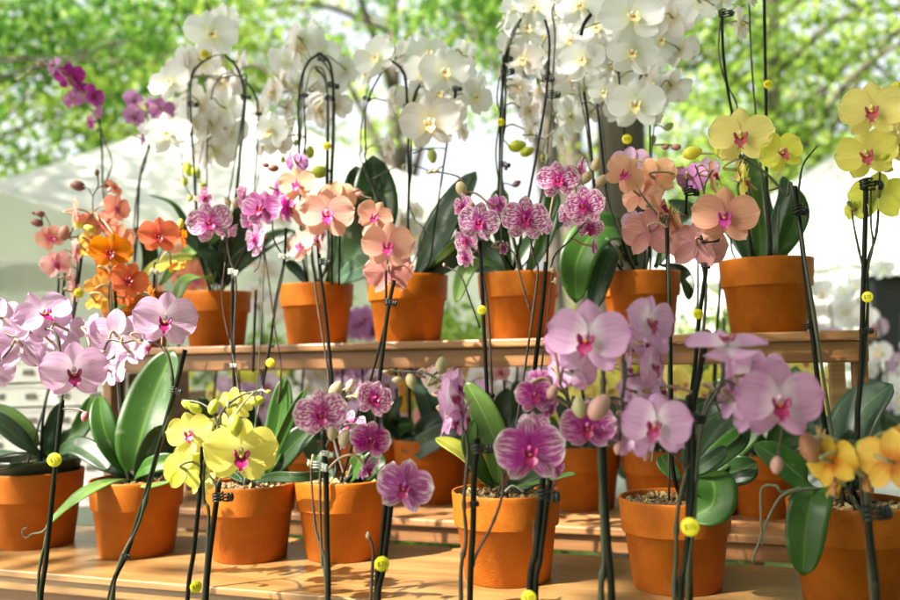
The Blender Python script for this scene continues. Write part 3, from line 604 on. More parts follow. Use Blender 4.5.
orchid('large terracotta pot at right end, black canes run up out of frame, yellow sticker dot', GU, 767, 296, 97, ZU, U_Z, [
 ('st', .0026, [(722,14),(723,50),(727,85),(733,118),(744,180),(752,255)], 1.6), ('sm', .0020, [(720,22),(719,52),(724,78),(735,100),(739,118),(746,170),(754,250)], 1.6),
 ('sm', .0022, [(749,-12),(750,30),(752,70),(756,118),(762,180),(768,255)], 1.6), ('st', .0028, [(764,-14),(765,50),(766,110),(767,190),(771,255)], 1.6), ('sm', .0026, [(779,205),(778,230),(775,258)], 1.6),
 ('st', .0016, [(731,210),(735,258)], 1.64),
 ('cl', 722, 15, 1.59, 1.2), ('sk', 768, 84, 9, 1.58),
 ('fl','white',700,2,50,165,5,0), ('fl','white',722,0,30,20,20,0), ('fl','blush',740,24,40,68,-5,10,-.02), ('fl','white',716,-4,30,-20,0,0,.02), ('fl','blush',752,-2,20,60,0,0),
 ('lf','leaf_g',[(760,266),(760,230),(752,190),(745,152)],30,[0,0,-.01,.0],0), ('lf','leaf_g',[(772,266),(788,236),(796,212),(788,184)],26,[0,.02,.03,.02],10), ('lf','leaf_grey',[(768,266),(776,225),(785,195),(783,176)],14,[0,-.02,-.03,-.03]),
 ('lf','leaf_d',[(752,266),(742,240),(730,215)],18,[0,.02,.03]), ('lf','leaf_d',[(750,266),(735,235),(712,205),(700,200)],16,[0,.04,.05,.05]),
], sz=1.6)
# ---- front bench, left to right
orchid('terracotta pot with dark inner pot at far left under coral pink spray with brown buds', GF, 36, 508, 100, 1.30, F_Z, [
 ('st', .0028, [(83,237),(80,270),(73,318),(58,365),(47,395),(42,430)], [1.38,1.38,1.36,1.34,1.32,1.30]), ('sd', .0022, [(74,226),(70,238),(76,246),(77,275),(70,320),(52,380)], [1.38,1.38,1.38,1.37,1.35,1.32]),
 ('sk', 79, 293, 9.5, 1.36), ('stf', .0022, [(59,275),(58,300),(57,345)], 1.4), ('stf', .0026, [(65,272),(63,300),(62,345)], 1.4), ('cl', 81, 238, 1.37, .8),
 ('sdf', .0014, [(55,242),(50,225),(45,216),(37,212)], 1.36), ('sdf', .0015, [(93,214),(93,197),(98,186),(98,178),(97,172)], 1.36), ('sdf', .0014, [(93,197),(88,188),(80,186)], 1.36), ('sdf', .0014, [(96,190),(104,184)], 1.36),
 ('fl','salmon',50,238,30,10,10,-30,-.02), ('fl','salmon',56,264,32,15,-10,-20,-.03), ('fl','salmon',76,252,30,75,0,30), ('fl','salmon',71,280,28,100,0,0,.02), ('fl','coral',75,214,34,80,0,25,-.01), ('fl','coral',116,208,32,30,0,10,-.02), 
 ('fl','coral',114,188,22,50,30,0), ('fl','coral',103,224,32,160,0,0,.01), ('fl','coral',120,238,34,150,0,-10,.02), ('fl','coral',92,222,26,170,0,0,.02), ('fl','salmon',75,292,26,110,0,0,.01),
 ('fl','amber',88,240,22,150,0,0,-.01), ('bd','amber',80,225,8,-80,-.02), ('bd','amber',91,229,10,-70,-.02), ('fl','amber',85,250,18,140,-20,0,-.01),
 ('bd','salmon',38,223,10,-80), ('bd','salmon',41,214,8,-80), ('bd','salmon',34,213,4,-80), ('bd','salmon',79,186,12,-80), ('bd','salmon',107,184,9,60), ('bd','salmon',97,173,6,0), ('bd','dusty',64,234,13,10,-.02),
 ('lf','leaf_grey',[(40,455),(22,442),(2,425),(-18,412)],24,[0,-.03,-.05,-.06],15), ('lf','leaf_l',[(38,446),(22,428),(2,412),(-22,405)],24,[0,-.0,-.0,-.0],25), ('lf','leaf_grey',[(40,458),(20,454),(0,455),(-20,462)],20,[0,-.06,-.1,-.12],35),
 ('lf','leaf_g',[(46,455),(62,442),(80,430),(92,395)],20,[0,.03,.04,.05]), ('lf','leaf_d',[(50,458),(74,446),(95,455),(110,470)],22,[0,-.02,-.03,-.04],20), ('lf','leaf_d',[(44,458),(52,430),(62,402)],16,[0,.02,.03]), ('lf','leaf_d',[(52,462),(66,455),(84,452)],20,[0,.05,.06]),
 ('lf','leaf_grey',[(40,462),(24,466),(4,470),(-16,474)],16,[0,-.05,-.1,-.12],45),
], sz=1.36, liner=True)
orchid('terracotta pot with two broad glossy leaves and orange blooms above, drooping leaf at left', GF, 137, 520, 97, 1.29, F_Z, [
 ('st', .0030, [(114,275),(116,310),(119,360),(122,410),(124,450)], [1.3,1.3,1.3,1.29,1.29]), ('sd', .0022, [(112,262),(109,300),(114,345),(119,400),(124,455)], [1.3,1.3,1.3,1.3,1.29]), ('cl', 115, 289, 1.29, .9), ('cl', 115, 278, 1.29, .7),
 ('stf', .0028, [(155,262),(154,285),(153,318)], 1.34), ('smf', .0016, [(163,247),(159,258),(157,275),(155,305)], 1.34), ('cc', 154, 272, 1.33, .9), ('smf', .0017, [(110,262),(111,285),(112,320)], 1.28),
 ('fl','orange',111,252,43,-4,0,8,-.02), ('fl','orange',129,280,40,8,0,22,-.02), ('fl','orange',159,236,42,2,5,0,.02), ('fl','orange',106,270,24,140,0,0,.02), ('fl','amber',99,287,30,170,20,10,-.01), ('fl','amber',96,302,24,150,-30,0), 
 ('fl','amber',171,265,32,160,-60,10,.03), ('fl','orange',183,238,22,80,0,0,.04), ('fl','orange',150,296,24,100,0,0,.04), ('bd','amber',181,224,8,0,.04), ('fl','orange',124,298,24,130,0,0,.03),
 ('lf','leaf_g',[(133,478),(140,440),(154,395),(174,350)],50,[0,.0,.03,.05],-8), ('lf','leaf_g',[(128,476),(112,448),(103,425),(99,396)],25,[0,-.02,-.02,.0],0), ('lf','leaf_l',[(130,480),(106,484),(76,500),(46,527)],22,[0,-.07,-.11,-.12],30),
 ('lf','leaf_d',[(140,480),(156,470),(172,452),(186,432)],26,[0,.05,.08,.1],20), ('lf','leaf_g',[(134,480),(146,468),(166,462),(182,466)],18,[0,-.03,-.03,-.02],30), ('lf','leaf_d',[(130,480),(118,470),(98,466)],18,[0,.0,.02]),
 ('lf','leaf_d',[(136,480),(150,450),(162,425)],22,[0,-.01,-.01],30), ('lf','leaf_l',[(138,486),(150,486),(170,482)],5,[-.05,-.07,-.1],30),
 ('rt', .0014, [(50,524),(42,532),(32,534),(26,538),(22,531),(28,527)], [-.12]*6),
], sz=1.3)
orchid('bright terracotta pot behind yellow blooms, long flat leaf across, spotted pink sprays rising', GF, 250, 524, 94, 1.31, F_Z, [
 ('st', .0032, [(233,275),(232,310),(233,350),(235,395),(238,440)], 1.36), ('sd', .0024, [(226,232),(229,255),(236,285),(234,340),(236,400)], 1.36), ('sd', .0014, [(225,262),(222,300),(228,335),(232,350)], 1.36), ('cc', 232, 273, 1.35, 1.1), ('cc', 233, 366, 1.35, .7),
 ('sd', .0020, [(270,196),(272,215),(274,240),(284,262),(277,300),(270,340),(263,385)], 1.37), ('st', .0024, [(286,228),(284,262),(276,300),(270,345),(260,400),(256,430)], 1.37), ('sd', .0018, [(262,235),(266,262),(270,290),(275,330),(281,370),(276,410),(262,445)], 1.37),
 ('stf', .0026, [(256,290),(254,340),(253,372)], 1.5), ('sk', 270.5, 363, 9, 1.34), ('cc', 282, 257, 1.36, .9), ('sm', .0014, [(254,272),(258,268),(264,262)], 1.37), ('cl', 270, 346, 1.36, .6),
 ('fl','spot',210,222,48,-6,0,-16,-.02), ('fl','spot',204,199,26,60,0,30,.0), ('fl','spot',245,200,34,60,5,20,.0), ('fl','plum',262,208,42,-25,0,12,-.02), ('fl','spot',256,240,40,-62,-5,-8,-.01), ('fl','purple',286,208,36,60,0,0,.01),
 ('fl','spot',228,230,26,120,-20,0,.02), ('fl','plum',278,190,28,120,0,0,.03), ('fl','purple',252,220,26,-40,-20,0), ('bd','spot',236,203,9,20), ('bd','spot',228,202,8,-30), ('bd','spot',269,198,7,10),
 ('lf','leaf_g',[(262,480),(272,450),(280,415),(285,377)],25,[0,.04,.06,.07],0), ('lf','leaf_g',[(264,480),(278,445),(292,415),(306,389)],11,[0,.02,.03,.03],25), ('lf','leaf_d',[(262,482),(280,460),(298,440),(318,425)],24,[0,.04,.05,.06],20),
 ('lf','leaf_d',[(252,482),(275,477),(300,477),(330,474)],11,[0,-.05,-.06,-.03],55), ('lf','leaf_d',[(246,482),(226,450),(212,425),(200,396)],20,[0,.05,.07,.08]), ('lf','leaf_d',[(245,482),(232,470),(216,452)],18,[0,.03,.04]),
 ('sk', 270.5, 363, 9, 1.33),
], sz=1.37)
orchid('bright terracotta pot with diagonal stem shadow, peach blooms high above, left of centre', GF, 344, 530, 97, 1.36, F_Z, [
 ('st', .0032, [(318,236),(320,270),(325,310),(331,370),(334,420),(336,465)], 1.38), ('sd', .0024, [(310,232),(313,270),(320,320),(328,372),(332,430)], 1.38), ('cl', 322, 263, 1.37, 1.1), ('stf', .0018, [(332,235),(332,285)], 1.42), ('stf', .0018, [(340,233),(339,285)], 1.42), ('sk', 0, -60, 2, 1.3),
 ('smf', .0018, [(302,192),(312,207),(322,218),(318,236)], 1.38),
 ('st', .0034, [(394,280),(388,310),(383,350),(377,400),(372,450)], 1.36), ('st', .0022, [(386,270),(386,300),(384,330)], 1.36), ('cl', 388, 303, 1.35, 1.0), ('smf', .002, [(382,228),(386,245),(388,272)], 1.37), ('smf', .0014, [(372,198),(366,197),(362,195)], 1.36),
 ('fl','peach',297,184,40,-18,0,-6,-.02), ('fl','peach',311,210,46,150,0,20,.01), ('fl','peach',327,214,57,2,4,2,-.04), ('fl','peach',301,245,38,-42,0,-18,-.01), ('fl','peach',337,198,40,165,10,0,.01), ('fl','salmon',320,245,26,90,0,0,.01),
 ('fl','purple',318,237,22,60,-20,0,.01), ('fl','lilac',285,196,24,150,0,0,.04), ('fl','lilac',297,163,24,160,0,0,.04),
 ('fl','peach',374,217,38,10,5,28,-.02), ('fl','peach',388,246,54,-2,5,5,-.04), ('fl','dustyback',389,272,52,178,-10,6,.0), ('fl','peach',377,232,36,150,-10,0,.01), ('bd','peach',361,195,9,-80), ('bd','peach',357,191,7,-90), ('bd','peach',274,168,9,-90,.02), ('bd','peach',266,165,6,-80,.02),
 ('lf','leaf_d',[(350,488),(365,470),(376,450)],30,[0,.03,.04],20), ('lf','leaf_d',[(352,488),(372,465),(386,460)],24,[0,.0,.0],30), ('lf','leaf_d',[(335,488),(318,460),(306,440)],20,[0,.04,.06]), ('lf','leaf_g',[(350,488),(356,470),(362,455)],20,[0,-.03,-.04]),
 ('rt', .0012, [(390,262),(392,275),(398,285),(403,292)], [.06]*4),
], sz=1.38)
orchid('terracotta pot at centre of bench with a pale upright leaf and crossing black canes', GF, 507, 545, 109, 1.29, F_Z, [
 ('st', .0030, [(480,236),(482,280),(484,330),(487,390),(489,440),(491,485)], 1.32), ('sd', .0026, [(477,228),(481,262),(488,310),(491,370),(493,430),(493,485)], 1.32), ('cl', 487, 396, 1.31, .8), ('sk', 482, 310, 9.5, 1.3), ('cl', 483, 240, 1.31, .7),
 ('st', .0034, [(546,262),(543,300),(537,350),(531,400),(524,450),(518,490)], 1.32), ('sd', .0020, [(520,210),(528,230),(534,260),(536,290)], 1.32), ('sd', .0017, [(552,272),(548,310),(541,370),(534,395)], 1.32), ('smf', .0017, [(585,222),(570,240),(555,255),(551,268)], 1.34),
 ('stf', .0018, [(549,222),(547,262)], 1.35), ('sdf', .0017, [(498,240),(513,252),(518,268),(524,290),(530,310)], 1.33), ('sdf', .0016, [(445,266),(460,275),(470,300),(480,328)], 1.33), ('cl', 545, 350, 1.31, .7),
 ('sdf', .0015, [(432,172),(445,173),(460,178),(466,192)], 1.33),
 ('fl','spot',479,222,44,4,0,12,-.02), ('fl','spot',463,207,32,-55,0,0), ('fl','spot',467,240,34,-50,-20,-10,.0), ('fl','spot',466,257,28,-60,-20,0,.01), ('fl','spot',525,219,50,0,0,6,-.02), ('fl','spot',558,180,45,2,5,-3,.02), ('fl','spot',585,206,46,-25,0,-4,-.01), ('fl','spot',569,214,34,-50,0,0,.01),
 ('fl','spot',590,228,30,20,-40,0,.03), ('fl','purple',497,205,26,150,20,0,.04), ('fl','spot',581,170,30,110,0,0,.05), ('fl','magenta',594,246,20,100,0,0,.08), ('fl','purple',503,248,18,60,0,0,.03), ('fl','spot',545,226,24,120,0,0,.03),
 ('bd','spot',461,188,13,160), ('bd','spot',436,171,5,-90), ('bd','spot',430,172,4,-90), ('bd','spot',596,165,12,20,.03), ('bd','spot',586,178,12,40,.03), ('bd','spot',601,181,12,50,.03), ('bd','spot',553,270,6,0), ('bd','spot',556,281,6,0), ('bd','spot',507,204,6,0), ('bd','spot',444,265,3,0),
 ('lf','leaf_l',[(498,485),(497,450),(484,415),(466,382)],30,[0,-.01,-.01,.0],0), ('lf','leaf_y',[(488,486),(474,462),(455,448),(436,438)],22,[0,.0,.02,.03],15), ('lf','leaf_g',[(494,486),(480,470),(470,445),(474,420)],18,[0,-.02,-.03,-.03]),
 ('lf','leaf_d',[(508,488),(528,465),(545,458)],26,[0,.04,.05]), ('lf','leaf_d',[(510,488),(530,480),(552,470)],18,[0,-.0,-.02],30), ('lf','leaf_l',[(512,488),(538,482),(566,475),(576,474)],5,[0,-.04,-.06,-.07],40),
 ('rt', .0016, [(560,455),(549,462),(545,470),(540,486)], [-.04]*4), ('rt', .0022, [(505,492),(513,486),(524,492)], [-.06]*3),
], sz=1.32)
orchid('terracotta pot right of centre with round leaf over its rim, dusty peach blooms above', GF, 676, 542, 114, 1.31, F_Z, [
 ('st', .0030, [(708,236),(706,270),(699,320),(695,365),(690,410),(688,470)], 1.33), ('sd', .0024, [(711,232),(703,262),(706,290),(703,335),(697,390)], 1.33), ('cl', 705, 240, 1.31, 1.2), ('cl', 703, 266, 1.32, .7), ('sk', 698, 314, 10.5, 1.31),
 ('st', .0030, [(667,228),(668,270),(670,330),(671,390),(673,470)], 1.31), ('sm', .0018, [(640,192),(650,206),(662,222),(668,240)], 1.31), ('sdf', .0016, [(695,165),(700,178),(704,192),(706,205)], 1.33), ('sdf', .0015, [(713,170),(706,182),(704,192)], 1.33), ('cl', 688, 192, 1.36, 1.2), ('stf', .0022, [(687,180),(686,215)], 1.37),
 ('fl','dusty',725,216,68,0,2,4,-.03), ('fl','peach',625,174,44,12,0,40,-.01), ('fl','peach',654,178,50,165,0,20,.02), ('fl','dusty',661,208,46,78,0,20,-.01), ('fl','dustyback',650,232,58,176,-10,0,.0), ('fl','dustyback',697,245,60,178,-8,-10,.0), ('fl','dusty',713,176,40,80,0,20,.01),
 ('fl','peach',640,196,44,150,-10,0,.03), ('fl','lilac',692,178,34,160,0,0,.05), ('fl','dusty',672,220,40,100,0,0,.02), ('fl','pale',630,164,42,170,0,0,.06), ('fl','pale',634,222,28,160,0,0,.06), ('fl','pale',706,170,30,160,0,0,.06),
 ('lf','leaf_g',[(694,478),(712,482),(712,505),(690,518)],44,[0,-.06,-.08,-.09],-10), ('lf','leaf_d',[(690,482),(700,455),(718,430),(738,410)],30,[0,.04,.06,.07]), ('lf','leaf_grey',[(686,482),(700,468),(716,456),(726,447)],16,[0,-.06,-.07,-.06],40), ('lf','leaf_g',[(692,482),(715,462),(738,442),(760,425)],28,[0,.0,.02,.03],15),
 ('lf','leaf_d',[(694,482),(722,474),(742,470),(756,462)],30,[0,.0,-.01,-.01],30), ('lf','leaf_d',[(690,482),(702,440),(710,400)],36,[0,.08,.12]), ('lf','leaf_g',[(680,482),(668,468),(660,455)],18,[0,.03,.04]), ('lf','leaf_d',[(696,482),(726,455),(742,440),(748,418)],14,[0,-.03,-.04,-.03],50),
 ('rt', .002, [(650,440),(653,450),(652,462)], [-.05]*3),
], sz=1.33)
orchid('big terracotta pot in bottom right corner with leaf drooping down its front', GF, 852, 548, 134, 1.30, F_Z, [
 ('st', .0034, [(795,186),(797,205),(803,250),(811,320),(819,390),(828,440)], 1.31), ('st', .0028, [(801,240),(808,300),(815,360),(823,410),(832,450)], 1.32), ('sm', .0022, [(738,155),(752,164),(768,175),(786,195),(796,206)], 1.31), ('smf', .0017, [(817,146),(804,163),(800,180),(798,200)], 1.32), ('sdf', .0012, [(757,190),(770,190),(784,186)], 1.32), ('cl', 797, 211, 1.3, 1.3), ('cl', 807, 327, 1.31, .8),
 ('smf', .0014, [(767,168),(772,155),(774,148)], 1.32),
 ('st', .0034, [(866,178),(865,230),(863,300),(861,370),(858,410),(857,445)], 1.31), ('sm', .0024, [(880,160),(879,200),(876,235),(868,262),(868,300),(864,370),(856,420)], 1.315), ('smf', .0018, [(871,190),(871,225),(873,245),(866,275),(864,290)], 1.31), ('sdf', .0018, [(852,200),(853,220),(860,255),(866,275)], 1.31), ('cl', 865, 186, 1.3, 1.4), ('sk', 867.5, 297, 11, 1.29), ('cl', 862, 332, 1.3, .8),
 ('smf', .0018, [(883,127),(880,133),(880,160)], 1.32),
 ('fl','yellow',741,136,66,-2,2,2,-.02), ('fl','yellow',781,152,46,16,0,-22,.0), ('fl','yellow',744,182,42,80,-10,-10,.01), ('fl','yellow',738,170,36,100,0,0,.02), ('bd','yellow',691,153,16,80,.0), ('bd','lemon',718,151,10,160,.0), ('bd','dusty',666,147,6,-90), ('bd','dusty',677,147,8,-90), 
 ('fl','yellow',872,110,64,0,0,2,-.02), ('fl','yellow',867,154,60,-4,0,-10,-.02), ('fl','yellow',893,146,40,30,0,0,.01), ('fl','lemon',878,196,58,178,-10,0,.01), ('fl','yellow',900,120,44,140,0,0,.03), ('fl','lemon',856,210,26,150,-10,0,.01), ('bd','yellow',894,93,17,20), ('bd','lemon',884,157,8,70,-.02), ('bd','lemon',886,168,10,110,-.01), ('bd','lemon',852,205,9,200),
 ('lf','leaf_g',[(806,492),(812,496),(806,530),(803,576)],40,[-.04,-.10,-.12,-.12],0), ('lf','leaf_grey',[(838,490),(845,450),(862,410),(892,384)],48,[0,.03,.05,.06],-12), ('lf','leaf_g',[(820,492),(806,482),(782,462),(754,444)],34,[0,-.04,-.05,-.05],0), ('lf','leaf_d',[(842,490),(856,462),(872,445)],26,[0,.04,.05]),
 ('lf','leaf_d',[(830,490),(822,460),(818,440)],24,[0,.05,.06]), ('lf','leaf_d',[(840,490),(850,455),(850,430)],26,[0,.03,.03]), ('lf','leaf_d',[(850,490),(880,470),(905,450)],26,[0,.03,.04]),
 ('rt', .0021, [(820,489),(800,490),(782,496),(770,515),(760,540),(752,562)], [-.08,-.12,-.13,-.13,-.13,-.13]), ('rt', .0019, [(800,488),(782,492),(776,486),(762,488),(761,510),(762,545)], [-.1,-.12,-.12,-.12,-.13,-.13]),
], sz=1.31)
# ---- sprays rising from the row in front, whose pots stand below the frame
G = [
('large pale pink blooms at left on black cane with sticker in front of leftmost pot', 47, [
 ('st', .0036, [(62,400),(58,440),(52,500),(46,560),(40,620)]), ('sm', .0026, [(66,352),(62,400),(56,470),(48,530),(38,600)]), ('sk', 54.5, 460, 14, .94), ('smf', .0018, [(-5,326),(12,336),(26,334),(45,329),(56,334),(61,356)]), ('smf', .0018, [(18,336),(8,352),(-2,362)]),
 ('fl','pale',44,314,58,8,20,-28), ('fl','pale',74,371,66,3,-4,-2,-.03), ('fl','pale',22,345,60,170,0,0,.02), ('fl','pale',2,318,46,150,10,0,.02), ('fl','pale',-2,350,44,-20,0,0), ('fl','pale',52,342,50,165,0,10,.02), ('fl','pale',68,330,40,150,0,0,.04),
 ('fl','pale',30,326,42,30,10,10,.01), ('fl','pale',-8,372,44,10,-10,0,.0),
 ('bd','pale',85,416,9,190), 
 ]),
('pink spray arching from leaning black cane in front of second pot from left', 112, [
 ('st', .0032, [(185,350),(178,378),(165,425),(147,490),(128,550),(108,610)]), ('sm', .0028, [(141,339),(155,343),(166,352),(172,375),(170,410),(156,460),(140,520),(112,600)]), ('smf', .0022, [(104,350),(110,340),(124,342),(135,340),(150,341)]), ('smf', .0016, [(90,347),(105,352)]), ('cl', 175, 391, .95, .8), ('cl', 124, 556, .95, .6),
 ('fl','pale',165,320,64,3,2,6,-.02), ('fl','pale',117,336,60,170,0,5,.02), ('fl','pale',145,346,40,80,-30,0,.0), ('fl','pale',112,372,38,120,-20,0,.02), ('fl','pale',96,330,40,60,0,10,.02), ('fl','pale',130,352,36,150,-20,0,.03), 
 ]),
('bright yellow blooms with magenta lips in front of third pot on two dark canes', 200, [
 ('st', .0036, [(219,482),(214,520),(208,570),(204,620)]), ('st', .0030, [(203,440),(200,490),(194,550),(187,610)]), ('sm', .0024, [(222,412),(210,440),(204,470),(204,500),(208,540)]), ('smf', .0017, [(258,391),(245,394),(234,400),(222,412),(220,425)]), ('smf', .0018, [(182,400),(200,403),(212,412),(220,430)]), ('smf', .0020, [(205,472),(213,480),(218,490)]), ('cl', 219, 498, .96, 1.2), ('sk', 196, 587, 12, .95),
 ('fl','lemon',240,452,76,10,-2,6,-.03), ('fl','lemon',190,432,46,-15,0,-10,-.01), ('fl','lemon',186,470,48,160,-10,0,-.02), ('fl','lemon',207,440,40,110,0,10,.02), ('fl','lemon',236,404,38,150,20,0,.02), ('fl','lemon',222,432,44,160,0,0,.03), ('fl','lemon',202,482,34,140,-20,0,.01), ('fl','lemon',192,456,40,150,0,0,.03),
 ('bd','lemon',235,424,18,175,-.05), ('bd','lemon',256,401,12,80), ('bd','lemon',213,408,13,20), ('bd','lemon',196,409,12,-60), ('bd','lemon',188,405,10,-60), ('bd','lemon',268,392,5,80),
 ]),
('speckled magenta and white cluster on black cane in front of fourth pot from left', 326, [
 ('st', .0034, [(323,430),(326,480),(327,540),(328,610)]), ('sm', .0022, [(334,430),(322,460),(320,500),(322,560),(326,600)]), ('sdf', .0019, [(311,466),(312,490),(316,530),(325,560),(326,590)]), ('cc', 318, 466, .96, 1.0), ('cc', 326, 454, .96, .7), ('smf', .0018, [(340,384),(346,400),(345,420),(334,430)]), ('smf', .0017, [(366,428),(350,424),(336,432)]),
 ('fl','spot',321,414,56,-2,0,-6,-.03), ('fl','spot',374,399,42,25,5,20,.01), ('fl','purple',370,440,44,8,-5,14,-.02), ('fl','purple',367,468,34,60,-30,0,.0), ('fl','spot',350,425,34,150,-20,0,.03), ('fl','spot',345,440,26,80,-20,0,.0), ('fl','spot',365,390,24,60,30,0,.02),
 ('bd','spot',335,391,15,30,-.02), ('bd','spot',333,431,14,190,-.03), ('bd','spot',345,437,15,200,-.03), ('bd','spot',350,386,10,20), ('bd','spot',309,464,5,0), ('bd','spot',313,457,4,0), ('bd','spot',359,394,10,20),
 ]),
('single speckled purple bloom low on a cane with round price sticker near centre left', 381, [
 ('st', .0034, [(392,495),(388,530),(383,570),(378,620)]), ('st', .0028, [(386,500),(381,550),(376,610)]), ('sdf', .0022, [(369,536),(373,550),(372,575),(370,610)]), ('sk', 382, 564, 15, .94), ('bd','spot',368,536,6,0),
 ('fl','purple',405,486,60,-5,0,16,-.02), ('fl','purple',392,478,36,150,0,0,.03),
 ]),
('pink blooms in profile beside pale buds on a cane crossing the centre pot', 470, [
 ('st', .0034, [(477,440),(474,480),(473,530),(470,600)]), ('sd', .0026, [(458,392),(463,420),(468,450),(464,500),(466,540),(461,600)]), ('sdf', .0020, [(500,455),(503,490),(492,525),(474,560),(471,590)]), ('smf', .0018, [(396,371),(415,372),(428,374),(444,384),(455,398)]), ('cl', 478, 450, .95, 1.1), ('cl', 470, 505, .95, .7), ('stf', .003, [(478,438),(476,462)]),
 ('fl','pink',450,398,64,68,0,0,-.02), ('fl','pink',455,388,50,75,10,10,.0), ('fl','pink',452,420,46,70,-30,0,-.01), ('fl','pink',463,418,44,100,-20,0,.01), ('fl','blush',436,382,34,150,20,0,.02), ('fl','salmon',432,378,30,120,0,0,.02),
 ('bd','blush',411,380,13,170), ('bd','blush',398,380,9,-90), ('bd','blush',441,367,15,10,.01), ('bd','blush',386,372,5,-80),
 ]),
('big purple bloom with white rim and smaller one above it on paired black canes', 534, [
 ('st', .0036, [(543,478),(540,510),(536,550),(530,610)]), ('st', .0030, [(550,480),(545,520),(540,560),(536,610)]), ('sdf', .0018, [(556,480),(549,500),(546,520)]), ('sdf', .0014, [(534,520),(534,545)]), ('smf', .002, [(578,400),(570,415),(562,430),(552,450),(548,480)]), ('cl', 543, 496, .95, 1.2), ('sk', 529, 598, 15, .94), ('smf', .0016, [(552,384),(566,396),(570,412)]),
 ('fl','purple',530,450,74,2,-3,-2,-.04), ('fl','purple',535,396,42,5,15,0,-.02), ('fl','plum',540,380,28,150,20,0,.01), ('fl','spot',534,424,32,5,40,0,-.01), ('fl','plum',548,408,30,60,-20,0,.01), ('fl','plum',556,470,26,120,-30,0,.01), ('bd','pink',552,393,13,30,-.01),
 ]),
('large pink bloom on thick green cane right of centre with blush buds below', 610, [
 ('st', .0040, [(603,445),(605,500),(608,550),(612,620)]), ('sm', .0038, [(603,360),(603,400),(600,450),(602,500),(604,560),(602,620)]), ('smf', .0020, [(622,358),(624,374),(622,398),(614,398),(600,398),(588,400)]), ('smf', .002, [(560,384),(566,394),(570,405),(574,396)]),
 ('fl','pink',588,338,88,-12,3,4,-.05), ('fl','pink',562,345,44,150,0,0,.0), ('fl','pink',572,372,50,165,-20,0,.01), ('fl','plum',588,426,58,-3,-3,0,-.02), ('fl','plum',610,430,34,60,0,0,.0), ('fl','pink',560,376,36,150,-20,0,.03),
 ('bd','pink',598,409,24,35,-.06), ('bd','blush',580,409,18,-10,-.06), ('bd','pink',618,448,10,190,-.02),
 ]),
('group of big pink blooms in front of round-leaved pot on canes with large sticker', 683, [
 ('st', .0036, [(690,410),(693,450),(692,500),(686,560),(682,620)]), ('st', .0036, [(708,330),(700,370),(692,410),(688,440)], [1.0,1.0,.98,.97]), ('sm', .0026, [(724,384),(710,395),(700,425),(690,460),(678,510),(676,560),(675,620)]), ('smf', .0022, [(622,352),(626,372),(622,400),(625,418),(620,436),(624,444)]), ('smf', .0016, [(645,374),(632,376),(624,376)]), ('smf', .0017, [(640,428),(634,421),(626,420)]), ('smf', .0018, [(626,420),(655,440),(680,460),(690,480)], [.97,1.0,1.0,.98]), ('sk', 690, 527, 18.5, .93), ('cl', 691, 420, .95, 1.0),
 ('fl','pink',648,322,60,38,5,12,-.01), ('fl','pink',651,366,50,62,-5,8,-.01), ('fl','pink',657,424,72,-18,0,4,-.05), ('fl','pink',627,370,38,75,0,-10,.02), ('fl','pink',628,404,34,110,0,0,.02), ('fl','pink',636,440,46,150,-30,0,.0), ('fl','pink',680,440,30,120,-30,0,.01), ('fl','pink',631,350,22,90,0,0,.02), ('fl','pink',645,344,30,80,-20,0,.01),
 ('fl','pink',636,392,44,150,0,0,.03), ('fl','pink',650,346,44,150,10,0,.02), ('fl','pink',634,418,40,60,0,0,.02), ('fl','pink',660,392,40,70,10,0,.02),
 ('bd','pink',646,456,8,190), 
 ]),
('soft-focus lilac pink blooms right of centre, one facing upward over the shelf edge', 700, [
 ('sm', .0026, [(724,318),(723,345),(722,380),(706,412),(698,450),(694,520),(688,620)]), ('smf', .002, [(722,380),(732,383),(745,390)]), ('smf', .0018, [(710,404),(722,402),(730,400)]), ('smf', .0015, [(782,425),(781,438),(778,452)]),
 ('fl','pink',727,345,82,10,66,0,-.05), ('fl','pink',779,400,88,12,-3,4,-.06), ('fl','pink',745,375,56,150,15,-10,.0), ('fl','pink',736,400,50,140,-10,0,.01), ('fl','pink',762,372,50,165,20,0,.01), ('fl','pink',782,372,26,120,20,0,.01), ('fl','pink',722,392,32,110,-10,0,.02), ('fl','pink',752,418,44,150,-20,0,.0),
 ('bd','pink',777,464,15,190,-.02),
 ]),
('soft-focus yellow and orange blooms low at right edge on short black cane', 874, [
 ('st', .0040, [(867,505),(870,540),(875,580),(878,630)]), ('sm', .0028, [(850,440),(858,460),(864,480),(867,505)]), ('smf', .0020, [(840,442),(850,450),(858,462)]), ('smf', .002, [(868,446),(862,456),(858,462)]), ('smf', .002, [(845,486),(856,505),(864,515)]), ('cl', 868, 515, .95, 1.4),
 ('fl','sunset',832,462,56,150,-5,20,-.02), ('fl','sunset',836,484,40,80,-30,0,-.01), ('fl','sunset',893,462,76,160,0,0,-.05), ('fl','sunset',822,440,32,100,20,0,.02), ('fl','sunset',868,478,36,110,-20,0,.0), ('fl','amber',904,440,40,20,0,0,.0),
 ('bd','sunset',811,450,26,-20,-.02), ('bd','lemon',862,446,15,60),
 ]),
]
for lab, cx, items in G:
    orchid(lab, GG, cx, 600, 120, 1.0, G_Z, items+[('lf','leaf_d',[(cx,760),(cx-30,740),(cx-60,750)],40,[0,-.05,-.1],20),('lf','leaf_g',[(cx,760),(cx+30,740),(cx+60,752)],40,[0,-.05,-.08],20)], sz=.97)
